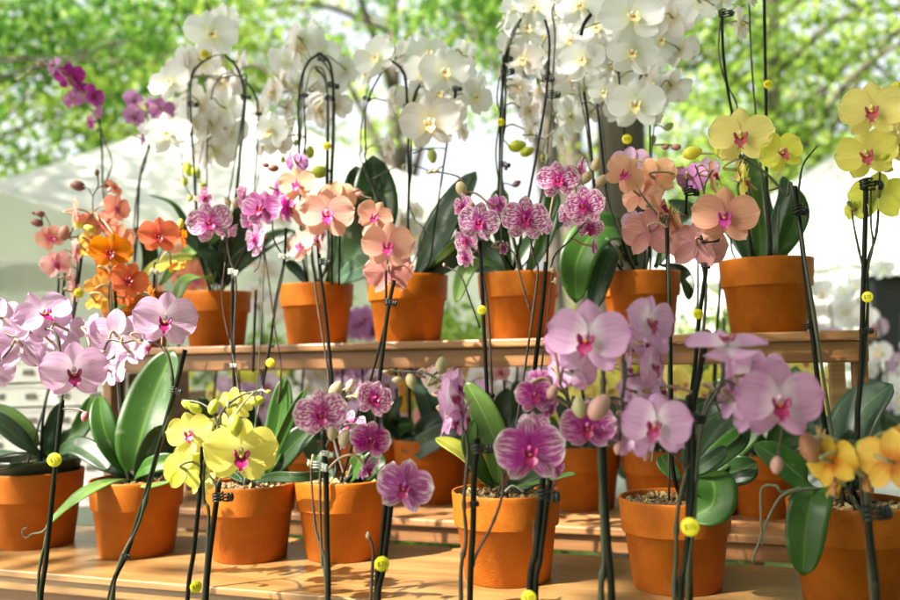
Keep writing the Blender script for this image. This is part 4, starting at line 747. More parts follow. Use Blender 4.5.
# ---- the shelf under the upper one
Mz = [
('leafy pot at left on the lower rear shelf behind yellow blooms', 264, 74, [('stf', .003, [(217,362),(214,400),(212,440)], 1.9), ('stf', .0026, [(238,362),(240,400),(242,440)], 1.9), ('lf','leaf_d',[(262,452),(250,420),(238,400)],20,[0,0,0]), ('lf','leaf_d',[(262,452),(285,430),(296,420)],20,[0,0,0])]),
('pot with pale bark on the lower rear shelf behind speckled magenta cluster', 320, 72, [('st', .0028, [(304,360),(302,400),(305,440)], 1.9), ('st', .0028, [(343,360),(342,400),(340,440)], 1.9), ('lf','leaf_g',[(322,452),(308,430),(290,428)],22,[0,-.02,-.05],20), ('lf','leaf_d',[(326,452),(340,430),(352,420)],20,[0,0,0])]),
('pot with wide grey-green leaves on the lower rear shelf left of centre', 432, 78, [('st', .0034, [(396,358),(397,400),(404,440)], 1.9), ('st', .0028, [(410,368),(409,410),(412,440)], 1.9), ('lf','leaf_grey',[(428,452),(416,444),(402,452)],20,[0,-.05,-.08],20), ('lf','leaf_grey',[(434,452),(452,436),(466,420),(450,392)],34,[0,0,.0,.04]), ('lf','leaf_grey',[(428,456),(418,450),(440,436),(462,428)],24,[-.05,-.08,-.1,-.1],30), ('lf','leaf_grey',[(430,452),(422,432),(440,420),(466,422)],20,[0,0,0,0],20), ('lf','leaf_d',[(434,454),(402,436),(390,420),(402,396)],18,[0,0,-.02,-.03],0), ('lf','leaf_grey',[(436,452),(432,420),(424,395),(412,378)],24,[0,.05,.06,.06],10)]),
('pot on the lower rear shelf between centre pot and green cane', 583, 78, [('st', .0030, [(563,362),(568,400),(575,440)], 1.9), ('st', .0030, [(581,365),(583,400),(584,440)], 1.9), ('lf','leaf_d',[(580,454),(600,440),(622,430)],16,[0,0,0]), ('lf','leaf_grey',[(578,454),(556,440),(535,445)],20,[0,-.02,-.05],20), ('lf','leaf_grey',[(580,454),(568,420),(556,395)],16,[0,0,.02]), ('lf','leaf_l',[(578,454),(560,436),(550,415)],10,[0,-.04,-.06],20), ('lf','leaf_d',[(584,454),(604,420),(612,400)],18,[0,0,0])]),
('mostly hidden pot on the lower rear shelf behind round leaf', 660, 78, [('st', .0030, [(698,250),(697,330),(690,440)], 1.95), ('st', .0030, [(722,260),(716,340),(705,440)], 1.95), ('lf','leaf_g',[(664,454),(690,430),(712,400)],44,[0,0,0]), ('lf','leaf_d',[(660,454),(640,430),(632,410)],30,[0,0,0]), ('lf','leaf_d',[(664,454),(680,430),(690,405)],30,[0,-.02,-.02])]),
('pot on the lower rear shelf beside the right leg under a dark leaf', 766, 80, [('st', .0030, [(742,350),(744,400),(748,440)], 1.9), ('st', .0030, [(776,350),(775,400),(772,440)], 1.9), ('lf','leaf_d',[(766,454),(745,436),(726,425)],30,[0,0,0]), ('lf','leaf_g',[(768,454),(790,440),(812,436)],26,[0,0,0]), ('lf','leaf_g',[(766,454),(790,400),(796,366)],20,[0,.05,.1]), ('fl','yellow',795,378,34,-10,0,0,.3), ('fl','yellow',808,392,30,20,0,0,.3)]),
 ('leafy pot on the lower rear shelf between speckled cluster and grey-green leaves', 376, 72, [('st', .0028, [(362,362),(364,400),(370,440)], 1.9), ('st', .0024, [(384,362),(381,400),(378,440)], 1.9), ('lf','leaf_d',[(376,452),(366,425),(372,398)],22,[0,0,0]), ('lf','leaf_g',[(378,452),(396,430),(414,424)],20,[0,0,0],15), ('lf','leaf_d',[(374,452),(356,436),(344,430)],18,[0,-.02,-.03],20), ('sdf', .0016, [(372,440),(376,400),(386,378)], 1.88), ('fl','pale',386,384,26,20,0,0), ('fl','pale',376,378,24,-30,0,0)]),
 ('leafy pot on the lower rear shelf directly behind the centre bench pot', 508, 74, [('st', .0028, [(503,362),(505,400),(507,440)], 1.9), ('st', .0024, [(518,362),(515,400),(511,440)], 1.9), ('lf','leaf_grey',[(508,452),(524,425),(545,402)],24,[0,0,.02]), ('lf','leaf_d',[(506,452),(500,420),(508,388)],22,[0,.02,.03]), ('lf','leaf_grey',[(510,452),(520,410),(516,380)],20,[0,.02,.02]), ('sdf', .0014, [(466,385),(480,378),(505,380),(525,394)], 1.88), ('bd','plum',474,386,6,0), ('bd','plum',462,380,6,0), ('fl','salmon',500,372,24,30,0,0)]),
 ('leafy pot on the lower rear shelf between round-leaved pot and dark leaf', 708, 76, [('st', .0028, [(716,362),(714,400),(710,440)], 1.95), ('lf','leaf_g',[(708,452),(722,415),(718,378)],26,[0,.02,.03]), ('lf','leaf_d',[(708,452),(736,420),(760,392)],24,[0,.02,.03]), ('lf','leaf_d',[(706,452),(690,420),(672,400)],24,[0,.02,.03])]),
]
for lab, cx, w, items in Mz:
    orchid(lab, GM, cx, 480, w, ZM, M_Z, items)
# ------------------------------------------------------------------ wooden stands
def stand(name, label):
    o = empty(name, (0, 0, 0), -TH); bpy.context.view_layer.update(); return tag(o, label, 'plant stand')
ct = math.cos(TH)
def sloc(px, z0):    # position along the stand of the upright plane seen at pixel column px
    p = P(px, 400, z0); return p.x*math.cos(TH)-p.y*math.sin(TH)
st = stand('plant_stand', 'brown stepped wooden display stand holding the rear two rows of terracotta pots')
tU = 1.56*ct; sL = sloc(86, 1.56); sR = sloc(881, 1.56); tM = 1.66*ct
def board(name, a, b, mat, parent, bw=.003):
    m = MB(); c = [(a[i]+b[i])/2 for i in range(3)]; m.box([a[i]-c[i] for i in range(3)], [b[i]-c[i] for i in range(3)])
    o = m.build(name, mat, parent, c, smooth=False); bevel(o, bw, 2); return o
wl = .085
for k in range(2): board('shelf_board', (sL, tU+k*.108, U_Z-.014), (sR, tU+k*.108+.105, U_Z), M['woodU'], st)
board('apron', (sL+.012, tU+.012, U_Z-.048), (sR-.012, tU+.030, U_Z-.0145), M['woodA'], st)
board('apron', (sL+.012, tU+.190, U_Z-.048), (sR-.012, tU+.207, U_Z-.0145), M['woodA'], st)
for k in range(3): board('shelf_board', (sL+.02, tM+k*.108, M_Z-.014), (sR-.02, tM+k*.108+.105, M_Z), M['woodU'], st)
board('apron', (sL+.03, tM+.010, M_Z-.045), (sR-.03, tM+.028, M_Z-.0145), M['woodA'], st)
for s_ in (sR-.034, sL+.014):
    board('leg', (s_, tU+.0315, 0), (s_+.022, tU+.075, U_Z-.0146), M['woodA'], st)
    board('leg', (s_-.004, tU+.28, 0), (s_+.020, tU+.36, U_Z-.10), M['woodL'], st)
board('side_panel', (sL+.037, tU+.08, U_Z-.30), (sL+.052, tU+.27, U_Z-.052), M['woodA'], st)
board('side_brace', (sR-.060, tU+.16, .75), (sR-.036, tU+.225, U_Z-.0146), M['woodL'], st)
be = stand('display_bench', 'golden birch wood bench in front carrying seven terracotta pots in dappled sun')
tF = 1.127*ct; tFb = 1.462*ct; fL, fR = -1.75, 1.35
for k in range(1): board('bench_top', (fL, tF, F_Z-.011), (fR, tFb, F_Z), M['woodF'], be, .002)
board('apron', (fL+.01, tF+.008, F_Z-.032), (fR-.01, tF+.026, F_Z-.0115), M['woodF'], be)
board('apron', (fL+.01, tFb-.03, F_Z-.04), (fR-.01, tFb-.014, F_Z-.0115), M['woodF'], be)
board('shade_panel', (fL+.02, tF+.0265, G_Z+.03), (fR-.02, tF+.034, F_Z-.0118), M['woodA'], be)  # added dark panel standing in for the shade under the bench
for s_ in (fL+.03, -.5, .6, fR-.06):
    for t_ in (tF+.036, tFb-.075): board('leg', (s_, t_, 0), (s_+.03, t_+.04, F_Z-.0116), M['woodA'], be)
gb = stand('low_bench', 'lowest wooden bench under the foremost orchid row, just below the picture edge')
tG = .84*ct; tGb = 1.115*ct
board('bench_top', (fL, tG, G_Z-.014), (fR, tGb, G_Z), M['woodF'], gb, .002)
board('apron', (fL+.01, tG+.008, G_Z-.045), (fR-.01, tG+.024, G_Z-.0145), M['woodA'], gb)
for s_ in (fL+.03, -.5, .6, fR-.06):
    for t_ in (tG+.03, tGb-.07): board('leg', (s_, t_, 0), (s_+.03, t_+.035, G_Z-.0146), M['woodA'], gb)

# ------------------------------------------------------------------ things behind
M['cloth'] = simple('table_cloth', (.55, .55, .50), .8, scale=6)
bt = empty('display_table', (0, 0, 0), -TH); tag(bt, 'pale cloth-covered table behind the stand crowded with blurred orchids', 'table')
board('table_top', (-1.7, 2.35, .99), (1.75, 3.3, 1.02), M['cloth'], bt)
for s_ in (-1.6, 1.6):
    for t_ in (2.42, 3.2): board('leg', (s_, t_, 0), (s_+.04, t_+.04, .9899), M['woodA'], bt)
M['redpot'] = simple('red_pot', (.55, .05, .06), .4, scale=10); M['bluepot'] = simple('blue_white_pot', (.70, .74, .76), .3, (.20, .32, .48), scale=16, lo=.5, hi=.6)
M['whitepot'] = simple('white_pot', (.75, .75, .72), .4, scale=10); M['tealpot'] = simple('teal_pot', (.30, .55, .52), .4, scale=10); M['orangepot'] = simple('orange_pot', (.75, .30, .03), .4, scale=10)
potmesh = {}
def bgorchid(label, px, py, kind, z0, pot='whitepot', n=7, spread=(.09, .08), lean=0, w=.088, floor=1.02, leafc='leaf_d', pr=.055, seed=0, kinds=None):
    q = random.Random(seed*13+int(px)); p = P(px, py, z0); base = Vector((p.x, p.y, floor))
    root = empty('potted_orchid', base); bpy.context.view_layer.update(); tag(root, label, 'potted orchid', 'blurred orchids behind the stand')
    if pot not in potmesh:
        m = MB(); m.lathe([(0, 0), (.75, 0), (1, 1.55), (1.02, 1.6), (.95, 1.6), (.93, 1.4), (0, 1.4)], 24); potmesh[pot] = m.mesh('pot', [M[pot]])
    o = link('pot', potmesh[pot], root); o.scale = (pr,)*3
    top = Vector((0, 0, pr*1.45)); tip = p-base+Vector((0, 0, spread[1]*.9))
    pts = smooth_path([top, top.lerp(tip, .55)+Vector((q.uniform(-.02, .02), 0, 0)), tip], 8)
    b = MB(); b.tube(pts, .003, 6); b.build('flower_spike', M['stem'], root)
    b = MB(); b.tube([top, top.lerp(tip, .7)], .003, 6); b.build('stake', M['stake'], root)
    for i in range(n):
        kd = q.choice(kinds) if kinds else kind
        me, lm = get_flower(kd, q.randrange(4)); s = w*q.uniform(.85, 1.15)
        f = link('flower', me, root, (p-base)+Vector((q.uniform(-1, 1)*spread[0], q.uniform(-.5, .5)*spread[0], q.uniform(-1, 1)*spread[1])))
        f.rotation_euler = (R(q.uniform(-25, 15)), R(q.uniform(-20, 20)), -math.atan2(p.x, p.y)+R(q.choice((0, 0, -40, 45, 170))+q.uniform(-25, 25))); f.scale = (s, s, s); link('lip', lm, f)
    for k in range(4):
        a = q.uniform(0, 6.28) if k else 0; d = Vector((math.cos(a), math.sin(a), 0)); wb = base+top
        leaf(root, [wb, wb+d*.06+Vector((0, 0, .05)), wb+d*.13+Vector((0, 0, .05)), wb+d*.17+Vector((0, 0, .01))], .055, M[leafc], q.uniform(-20, 20), solid=False)
    return root
bgl = [
 ('pale yellow blurred orchid behind the leaves left of the yellow blooms', 172, 400, 'lemon', 2.75, 'redpot', 6, (.06,.10)),
 ('yellow blurred orchid seen below the upper shelf above a red pot', 212, 383, 'lemon', 2.8, 'redpot', 9, (.12,.05)),
 ('lemon blurred orchid between dark canes under the shelf left of centre', 262, 385, 'lemon', 2.7, 'redpot', 8, (.08,.07)),
 ('blush blurred orchid under the shelf above speckled magenta cluster', 304, 382, 'blush', 2.8, 'bluepot', 9, (.08,.05)),
 ('pale pink blurred orchid in blue pot under the shelf', 345, 380, 'pink', 2.9, 'bluepot', 8, (.07,.05)),
 ('amber blurred orchid under the shelf next to pale buds', 392, 388, 'amber', 2.7, 'orangepot', 7, (.06,.08)),
 ('lilac blurred orchid under the shelf near pale blush buds', 420, 378, 'lilac', 2.8, 'whitepot', 6, (.06,.05)),
 ('blush blurred orchid under the shelf over a green patch near centre', 506, 385, 'blush', 2.8, 'whitepot', 9, (.10,.05)),
 ('green-yellow blurred orchid just right of pale profile blooms', 455, 372, 'lemon', 3.0, 'tealpot', 4, (.05,.03)),
 ('yellow blurred orchid beneath the large pink bloom', 590, 392, 'yellow', 2.6, 'whitepot', 7, (.09,.06)),
 ('yellow blurred orchid between pink blooms right of the green cane', 640, 388, 'yellow', 2.7, 'whitepot', 6, (.05,.06)),
 ('yellow blurred orchid left of the upward facing pink bloom', 698, 378, 'yellow', 2.6, 'whitepot', 6, (.06,.05)),
 ('bright yellow blurred orchid left of the right stand leg', 790, 378, 'yellow', 2.45, 'whitepot', 10, (.08,.06)),
 ('yellow blurred orchid above soft lilac pink blooms', 752, 376, 'yellow', 2.6, 'whitepot', 6, (.05,.05)),
 ('blush blurred orchid above a red pot seen between first two upper pots', 262, 262, 'blush', 2.5, 'redpot', 9, (.06,.14)),
 ('lilac blurred orchid between second and third upper pots', 366, 322, 'lilac', 2.7, 'orangepot', 6, (.06,.03)),
 ('coral blurred orchid left of second upper pot behind orange blooms', 178, 285, 'coral', 2.4, 'redpot', 8, (.07,.09)),
 ('mauve blurred orchid beyond the third upper pot with peach blooms', 408, 225, 'blush', 2.6, 'whitepot', 5, (.04,.05)),
 ('pale pink blurred orchid under the shelf left of the second row of canes', 245, 405, 'pale', 2.5, 'redpot', 8, (.07,.06)),
 ('pale pink blurred orchid low under the shelf left of centre', 372, 405, 'pale', 2.6, 'redpot', 9, (.09,.06)),
 ('pink blurred orchid under the shelf behind the profile blooms', 475, 405, 'pink', 2.6, 'orangepot', 8, (.08,.05)),
 ('mauve blurred orchid under the shelf right of the crossed canes', 552, 378, 'pale', 2.7, 'whitepot', 8, (.07,.05)),
 ('salmon blurred orchid low under the shelf near the wide grey-green leaves', 448, 425, 'salmon', 2.55, 'redpot', 6, (.08,.04)),
 ('yellow blurred orchid low between green leaves right of the round leaf', 722, 400, 'yellow', 2.5, 'whitepot', 6, (.06,.05)),
 ('white blurred orchid under the shelf right behind the round-leaved pot', 668, 395, 'white', 2.7, 'whitepot', 9, (.07,.06)),
 ('white blurred orchid under the shelf left of the large pink bloom', 545, 412, 'white', 2.8, 'bluepot', 8, (.08,.06)),
 ('white blurred orchid under the shelf just right of the bright yellow blooms', 288, 408, 'white', 2.9, 'bluepot', 7, (.06,.05)),
]
for i, a in enumerate(bgl):
    lab, px, py, kd, z0, pt, n, spd = a
    bgorchid(lab, px, py, kd, z0, pt, n+4, (spd[0]*1.1, spd[1]*1.15), seed=i, w=.078)
# second table at right
tr = empty('display_table', (0, 0, 0), 0); tag(tr, 'far table at right edge holding blurred white orchids and a blue-white pot', 'table')
pr_ = PD(850, 352, 3.3); pz = .98
board('table_top', (pr_.x-.55, 2.9, pz-.03), (pr_.x+1.2, 3.9, pz), M['cloth'], tr)
for s_ in (pr_.x-.5, pr_.x+1.1):
    for t_ in (2.95, 3.8): board('leg', (s_, t_, 0), (s_+.04, t_+.04, pz-.0301), M['woodA'], tr)
for i, (lab, px, py, dist, n, spd, kinds, pt) in enumerate([
 ('white and blush blurred orchid right of the large end pot, left half of the cluster', 828, 312, 3.5, 14, (.13,.12), ['white','blush','blush'], 'bluepot'),
 ('white blurred orchid in the far cluster just left of the tall yellow spray cane', 850, 300, 3.6, 12, (.12,.13), ['white','white','blush'], 'bluepot'),
 ('pinkish blurred orchid beside the right stand leg', 880, 360, 3.1, 12, (.09,.16), ['blush','pale','white'], 'bluepot'),
 ('white blurred orchid at the right frame edge above blue-white pot', 903, 350, 3.3, 10, (.08,.15), ['white','blush'], 'bluepot'),
 ('small blush blurred orchid low beside the large end pot', 812, 335, 3.4, 8, (.09,.06), ['blush','pale'], 'tealpot')]):
    p = PD(px, py, dist); z0 = p.y+p.x*TT
    bgorchid(lab, px, py, 'white', z0, pt, n, spd, floor=pz, kinds=kinds, seed=40+i, pr=.075)

# white stacked trays at far left
M['tray'] = simple('white_plastic', (.82, .82, .79), .45, scale=8); M['hole_shade'] = simple('tray_shadow', (.16, .15, .13), .7, scale=20)
tw = PD(10, 402, 2.3)
for r_ in range(5):
    m = MB(); z0_ = tw.z-.20+r_*.062; hx = .30
    m.box((-hx, -.17, 0), (hx, -.155, .05)); m.box((-hx, .155, 0), (hx, .17, .05)); m.box((-hx, -.1549, 0), (-hx+.012, .1549, .05)); m.box((hx-.012, -.1549, 0), (hx, .1549, .05)); m.box((-hx+.0121, -.1548, .004), (hx-.0121, .1548, .01))
    m.box((-hx-.006, -.176, .0501), (hx+.006, .176, .057))
    o = m.build('plastic_tray', M['tray'], None, (tw.x-.06+rng.uniform(-.01, .01), tw.y+.2, z0_), smooth=False); bevel(o, .003)
    tag(o, 'white plastic plant tray, %s in the stack behind the far left pink blooms' % ['lowest', 'second from bottom', 'middle', 'second from top', 'topmost'][r_], 'tray', 'stacked white trays at far left')
    mh = MB()
    for k in range(7):
        mh = MB(); xk = -hx+.05+k*.083; mh.box((xk, -.1745, .018), (xk+.026, -.1702, .032)); mh.build('slot_shade', M['hole_shade'], o, smooth=False)  # dark blocks on the tray front stand in for shaded openings
tt = empty('tray_table', (tw.x-.06, tw.y+.2, 0)); tag(tt, 'plain white table under the stacked trays at far left', 'table')
board('table_top', (-.55, -.4, tw.z-.235), (.42, .4, tw.z-.2005), M['tray'], tt)
for s_ in (-.5, .34):
    for t_ in (-.35, .3): board('leg', (s_, t_, 0), (s_+.04, t_+.04, tw.z-.2351), M['tray'], tt)
# striped ground plants seen through the gap between bench and lower shelf
def tuft(label, px, z0, seed):
    q = random.Random(seed); p = P(px, 540, z0); base = Vector((p.x, p.y, .62)); root = empty('strappy_plant', base); bpy.context.view_layer.update(); tag(root, label, 'plant', 'strappy green plants behind the bench')
    m = MB(); m.lathe([(0, 0), (.07, 0), (.09, .14), (.083, .14), (.08, .12), (0, .12)], 20); m.build('pot', M['liner'], root)
    for k in range(16):
        a = q.uniform(0, 6.28); ln = q.uniform(.14, .26); d = Vector((math.cos(a), math.sin(a), 0)); w0 = base+Vector((0, 0, .12))
        leaf(root, [w0, w0+d*ln*.35+Vector((0, 0, ln*.62)), w0+d*ln*.75+Vector((0, 0, ln*.66)), w0+d*ln*1.05+Vector((0, 0, ln*.35))], .030, M[q.choice(['leaf_grey', 'leaf_g', 'leaf_d', 'leaf_l'])], q.uniform(-30, 30), solid=False)
for i, (px, lab) in enumerate([(405, 'green plant in the gap left of the centre pot'), (450, 'grey-green plant in the gap behind the centre pot'), (612, 'dark leafy plant in the gap left of round-leaved pot'), (750, 'striped leafy plant in the gap near the aerial roots'), (690, 'dark strappy plant hidden behind round-leaved pot'), (345, 'strappy plant in the gap behind the fourth bench pot')]):
    tuft(lab, px, 2.0, i)
ps = empty('low_table', (0, 0, 0), -TH); tag(ps, 'low wooden slat table behind the bench carrying strappy green plants', 'table')
board('table_top', (-1.3, 1.5+.18, .59), (1.1, 2.15, .619), M['woodL'], ps)
for s_ in (-1.25, 1.0):
    for t_ in (1.72, 2.08): board('leg', (s_, t_, 0), (s_+.04, t_+.04, .5899), M['woodA'], ps)

# ------------------------------------------------------------------ tents
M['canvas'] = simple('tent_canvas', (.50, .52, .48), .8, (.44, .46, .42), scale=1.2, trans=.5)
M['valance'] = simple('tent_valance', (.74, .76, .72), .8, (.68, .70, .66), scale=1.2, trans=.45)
M['pole'] = simple('tent_pole', (.55, .56, .54), .4, scale=10); M['dark'] = simple('dark_panel', (.02, .022, .024), .6, scale=10)
def sheet(b, pts, nx):     # pts: list of rows
    n0 = len(b.v); 
    for r in pts: b.v += [tuple(p) for p in r]
    w = len(pts[0])
    for j in range(len(pts)-1):
        for i in range(w-1): b.f.append((n0+j*w+i, n0+j*w+i+1, n0+(j+1)*w+i+1, n0+(j+1)*w+i)); b.m.append(0)
def tent(label, cx, cy, half, eave, peak, rot, valance=.35, walls=(), open_=None, sag=.35):
    root = empty('market_tent', (cx, cy, 0), rot); tag(root, label, 'tent', 'white peaked market tents')
    cor = [(-half, -half), (half, -half), (half, half), (-half, half)]
    cb = MB(); n = 14
    for k in range(4):
        a, b = Vector(cor[k]), Vector(cor[(k+1) % 4]); rows = []
        for j in range(n+1):
            t = j/n; prof = (1-t)**1.0; row = []
            for i in range(n+1):
                e = a.lerp(b, i/n); xy = e*prof; z = eave+(peak-eave)*(t**(1+sag*1.6))+.05*math.sin(i/n*math.pi*3)*(1-t)*.4*math.sin(t*3.14)
                row.append((xy.x, xy.y, z-.03*math.sin(math.pi*i/n)*(1-t)))
            rows.append(row)
        sheet(cb, rows, n)
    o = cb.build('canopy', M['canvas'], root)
    for k in range(4):
        a, b = Vector(cor[k]), Vector(cor[(k+1) % 4]); vb = MB(); rows = []
        nrm = Vector((b-a).normalized().yx); nrm.y *= -1
        for j in range(5):
            row = []
            for i in range(41):
                e = a.lerp(b, i/40); d = valance*(1-.35*math.sin(math.pi*i/40)) ; wv = .02*math.sin(i*.9)*j/4
                row.append((e.x+nrm.x*(.012+wv), e.y+nrm.y*(.012+wv), eave-.002-.03*math.sin(math.pi*i/40)-d*j/4))
            rows.append(row)
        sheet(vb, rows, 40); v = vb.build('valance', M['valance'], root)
    for c in cor:
        pb_ = MB(); pb_.box((c[0]-.03, c[1]-.03, 0), (c[0]+.03, c[1]+.03, eave-.04)); pb_.build('pole', M['pole'], root, smooth=False)
    for k in walls:
        a, b = Vector(cor[k])*.985, Vector(cor[(k+1) % 4])*.985; wb = MB(); rows = []
        d = (b-a).normalized()
        for j in range(3):
            rows.append([(a.lerp(b, i/60).x+d.y*.035*math.sin(i*.8), a.lerp(b, i/60).y-d.x*.035*math.sin(i*.8), (eave-.1)*j/2) for i in range(61)])
        sheet(wb, rows, 60); wb.build('side_wall', M['valance'], root)
    return root
tent('large near white tent at left, its valance running behind the coral spray', -4.0, 6.2, 1.75, 2.38, 2.75, R(-8), .45, (2, 3))
tent('white tent with tall peak behind the left white orchids', -2.15, 9.1, 2.3, 2.6, 4.1, R(12), .3, (1, 2, 3), sag=.12)
tent('white tent peaking beyond the tall yellow spray at right', 5.0, 8.6, 2.2, 2.3, 4.1, R(30), .3, (1, 2, 3), sag=.12)
tent('small white tent far left between the trees', -7.6, 12.5, 1.6, 2.5, 3.5, 0, .3, (0, 2))
dk = PD(893, 303, 5.6); m = MB(); m.box((-.16, -.1, 0), (.5, .1, dk.z+.15)); m.box((-.19, -.13, dk.z+.1501), (.53, .13, dk.z+.17))
bevel(tag(m.build('dark_block', M['dark'], None, (dk.x, dk.y, 0), smooth=False), 'tall black cabinet at right edge under the white tent', 'block'), .01)  # plain black upright box with a thin cap

# ------------------------------------------------------------------ ground, trees, light
M['grass'] = simple('lawn', (.06, .12, .02), .95, (.12, .17, .04), scale=2.5, detail=8); M['paving'] = simple('paving', (.34, .32, .28), .9, (.26, .24, .21), scale=3, detail=8)
m = MB(); m.add([(-150, -60, 0), (150, -60, 0), (150, 220, 0), (-150, 220, 0)], [(0, 1, 2, 3)]); tag(m.build('ground', M['grass'], smooth=False), kind='structure')
m = MB(); m.add([(-6, -4, .004), (6, -4, .004), (6, 4.6, .004), (-6, 4.6, .004)], [(0, 1, 2, 3)]); tag(m.build('path', M['paving'], smooth=False), kind='structure')
def foliage_mat(name, a, b, c):
    m, nt, out = new_mat(name); lk = nt.links.new
    at = nd(nt, 'ShaderNodeAttribute', _attribute_name='tone'); rp = ramp(nt, [(0, a), (.5, b), (1, c)]); lk(at.outputs['Fac'], rp.inputs[0])
    d = nd(nt, 'ShaderNodeBsdfDiffuse'); t = nd(nt, 'ShaderNodeBsdfTranslucent'); lk(rp.outputs[0], d.inputs[0]); lk(rp.outputs[0], t.inputs[0])
    mx = nd(nt, 'ShaderNodeMixShader', Fac=.5); lk(d.outputs[0], mx.inputs[1]); lk(t.outputs[0], mx.inputs[2]); lk(mx.outputs[0], out.inputs[0]); return m
M['fol'] = foliage_mat('tree_leaves', (.06, .12, .02), (.19, .31, .045), (.48, .55, .12)); M['fold'] = foliage_mat('tree_leaves_dark', (.03, .085, .014), (.07, .17, .025), (.17, .29, .045))
M['trunk'] = simple('tree_bark', (.10, .082, .06), .95, (.05, .042, .032), scale=9, stretch=(1, 1, .18), bump=1.0, detail=8)
def leaves_mesh(cents, spread, per, size, seed, mat):
    g = np.random.default_rng(seed); n = len(cents)*per
    c = np.repeat(np.array(cents), per, axis=0)+g.normal(0, 1, (n, 3))*np.array(spread)
    tone = np.repeat(g.uniform(0, .7, len(cents)), per)+g.uniform(-.1, .3, n)
    d = g.normal(0, 1, (n, 3)); d /= np.linalg.norm(d, axis=1)[:, None]; e = g.normal(0, 1, (n, 3)); e -= d*(d*e).sum(1)[:, None]; e /= np.linalg.norm(e, axis=1)[:, None]
    s = size*g.uniform(.6, 1.3, (n, 1)); a = c-d*s; b = c+e*s*.42; cc = c+d*s; dd = c-e*s*.42
    v = np.stack([a, b, cc, dd], 1).reshape(-1, 3)
    me = bpy.data.meshes.new('crown'); me.vertices.add(len(v)); me.vertices.foreach_set('co', v.ravel()); me.loops.add(n*4); me.loops.foreach_set('vertex_index', np.arange(n*4))
    me.polygons.add(n); me.polygons.foreach_set('loop_start', np.arange(n)*4); me.polygons.foreach_set('loop_total', np.full(n, 4)); me.materials.append(mat); me.update()
    at = me.attributes.new('tone', 'FLOAT', 'POINT'); at.data.foreach_set('value', np.repeat(tone, 4)); return me
def tree(label, x, y, h, r, crown, ncl, per, size, seed, mat='fol', lean=(0, 0), spread=.28, fork=.45, nb=7, gaps=(), name='broadleaf_tree', group='trees beyond the tents'):
    """crown: (cx,cy,cz,rx,ry,rz) relative to base"""
    q = random.Random(seed); root = empty(name, (x, y, 0)); tag(root, label, 'tree', group)
    top = Vector((lean[0], lean[1], h)); b = MB()
    tr_ = smooth_path([Vector((0, 0, -.1)), Vector((lean[0]*.2, lean[1]*.2, h*.3)), Vector((lean[0]*.6, lean[1]*.5, h*.65)), top], 8)
    b.tube(tr_, [r*(1.25-.1*min(i, 3))*(1-.55*i/len(tr_)) for i in range(len(tr_))], 14)
    cc = Vector(crown[:3]); cr = crown[3:]; ends = []
    for k in range(nb):
        t0 = tr_[int(len(tr_)*(fork+.5*k/nb))-1 if int(len(tr_)*(fork+.5*k/nb)) < len(tr_) else -1]
        a = q.uniform(0, 6.28); e = cc+Vector((math.cos(a)*cr[0]*.8, math.sin(a)*cr[1]*.8, q.uniform(-.6, .6)*cr[2])); mid = t0.lerp(e, .5)+Vector((0, 0, .15*cr[2]))
        sp = smooth_path([t0, mid, e], 6); b.tube(sp, [r*.42*(1-.8*i/len(sp)) for i in range(len(sp))], 8); ends.append((sp))
        for z in range(3):
            s0 = sp[q.randrange(4, len(sp))]; e2 = s0+Vector((q.uniform(-1, 1)*cr[0]*.4, q.uniform(-1, 1)*cr[1]*.4, q.uniform(-.3, .4)*cr[2])); b.tube([s0, s0.lerp(e2, .5)+Vector((0, 0, .1)), e2], [r*.12, r*.08, r*.04], 6)
    b.build('trunk', M['trunk'], root)
    cents = []
    while len(cents) < ncl:
        p = Vector([q.gauss(0, .5) for _ in range(3)])
        if p.length > 1.05: continue
        if gaps:      # openings cut in the crown so sun patches fall at set spots
            g_ = Vector((x+cc.x+p.x*cr[0], y+cc.y+p.y*cr[1], cc.z+p.z*cr[2])); g_ = g_-Vector(SUN_DIR)*((g_.z-1.15)/SUN_DIR[2])
            if any((g_.x-a)**2+(g_.y-b_)**2 < c_*c_ for a, b_, c_ in gaps): continue
        cents.append((cc.x+p.x*cr[0], cc.y+p.y*cr[1], cc.z+p.z*cr[2]))
    link('crown', leaves_mesh(cents, (spread, spread, spread*.45), per, size, seed, M[mat]), root)
    return root
p = PD(620, 300, 3.9)
tree('grey-brown tree trunk standing behind the dense white blooms, crown overhead', p.x, p.y, 6.5, .135, (-3.0, -3.0, 5.6, 5.6, 4.8, 1.2), CANOPY_N, 170, .075, 3, lean=(.05, -.3), spread=.24, group=None, fork=.55, nb=9, gaps=[(-.45, 1.25, .50), (.12, .95, .34), (-1.0, 1.0, .4)])  # crown set over the sun's path and opened to shape the patches
tree('unseen tall tree added left of the near tent, its crown shading the tent roof', -8.9, 4.2, 6.5, .16, (1.8, .4, 6.6, 3.2, 2.8, 1.2), 190, 55, .075, 5, spread=.3)  # added out of view so its crown keeps sun off the tents
tree('unseen tall tree added beyond the right frame edge, its crown shading the right tent', 7.4, 5.6, 7, .16, (-4.0, 2.2, 6.9, 3.4, 3.2, 1.1), 330, 55, .075, 6, spread=.3)  # added past the frame edge to shade the right tent roof
tree('unseen dense tree added behind the camera to dim the sky fill', 2.6, -4.2, 6, .16, (0, 0, 4.3, 3.2, 2.4, 3.0), 800, 60, .10, 8, mat='fold', spread=.35, group=None)  # added leaf mass that cuts sky light from behind the camera
tree('unseen dense tree added behind and left of the camera to dim the sky fill', -3.4, -4.6, 6, .16, (0, 0, 4.3, 3.2, 2.4, 3.0), 800, 60, .10, 9, mat='fold', spread=.35, group=None)  # second added leaf mass, darkens the fill from the rear left
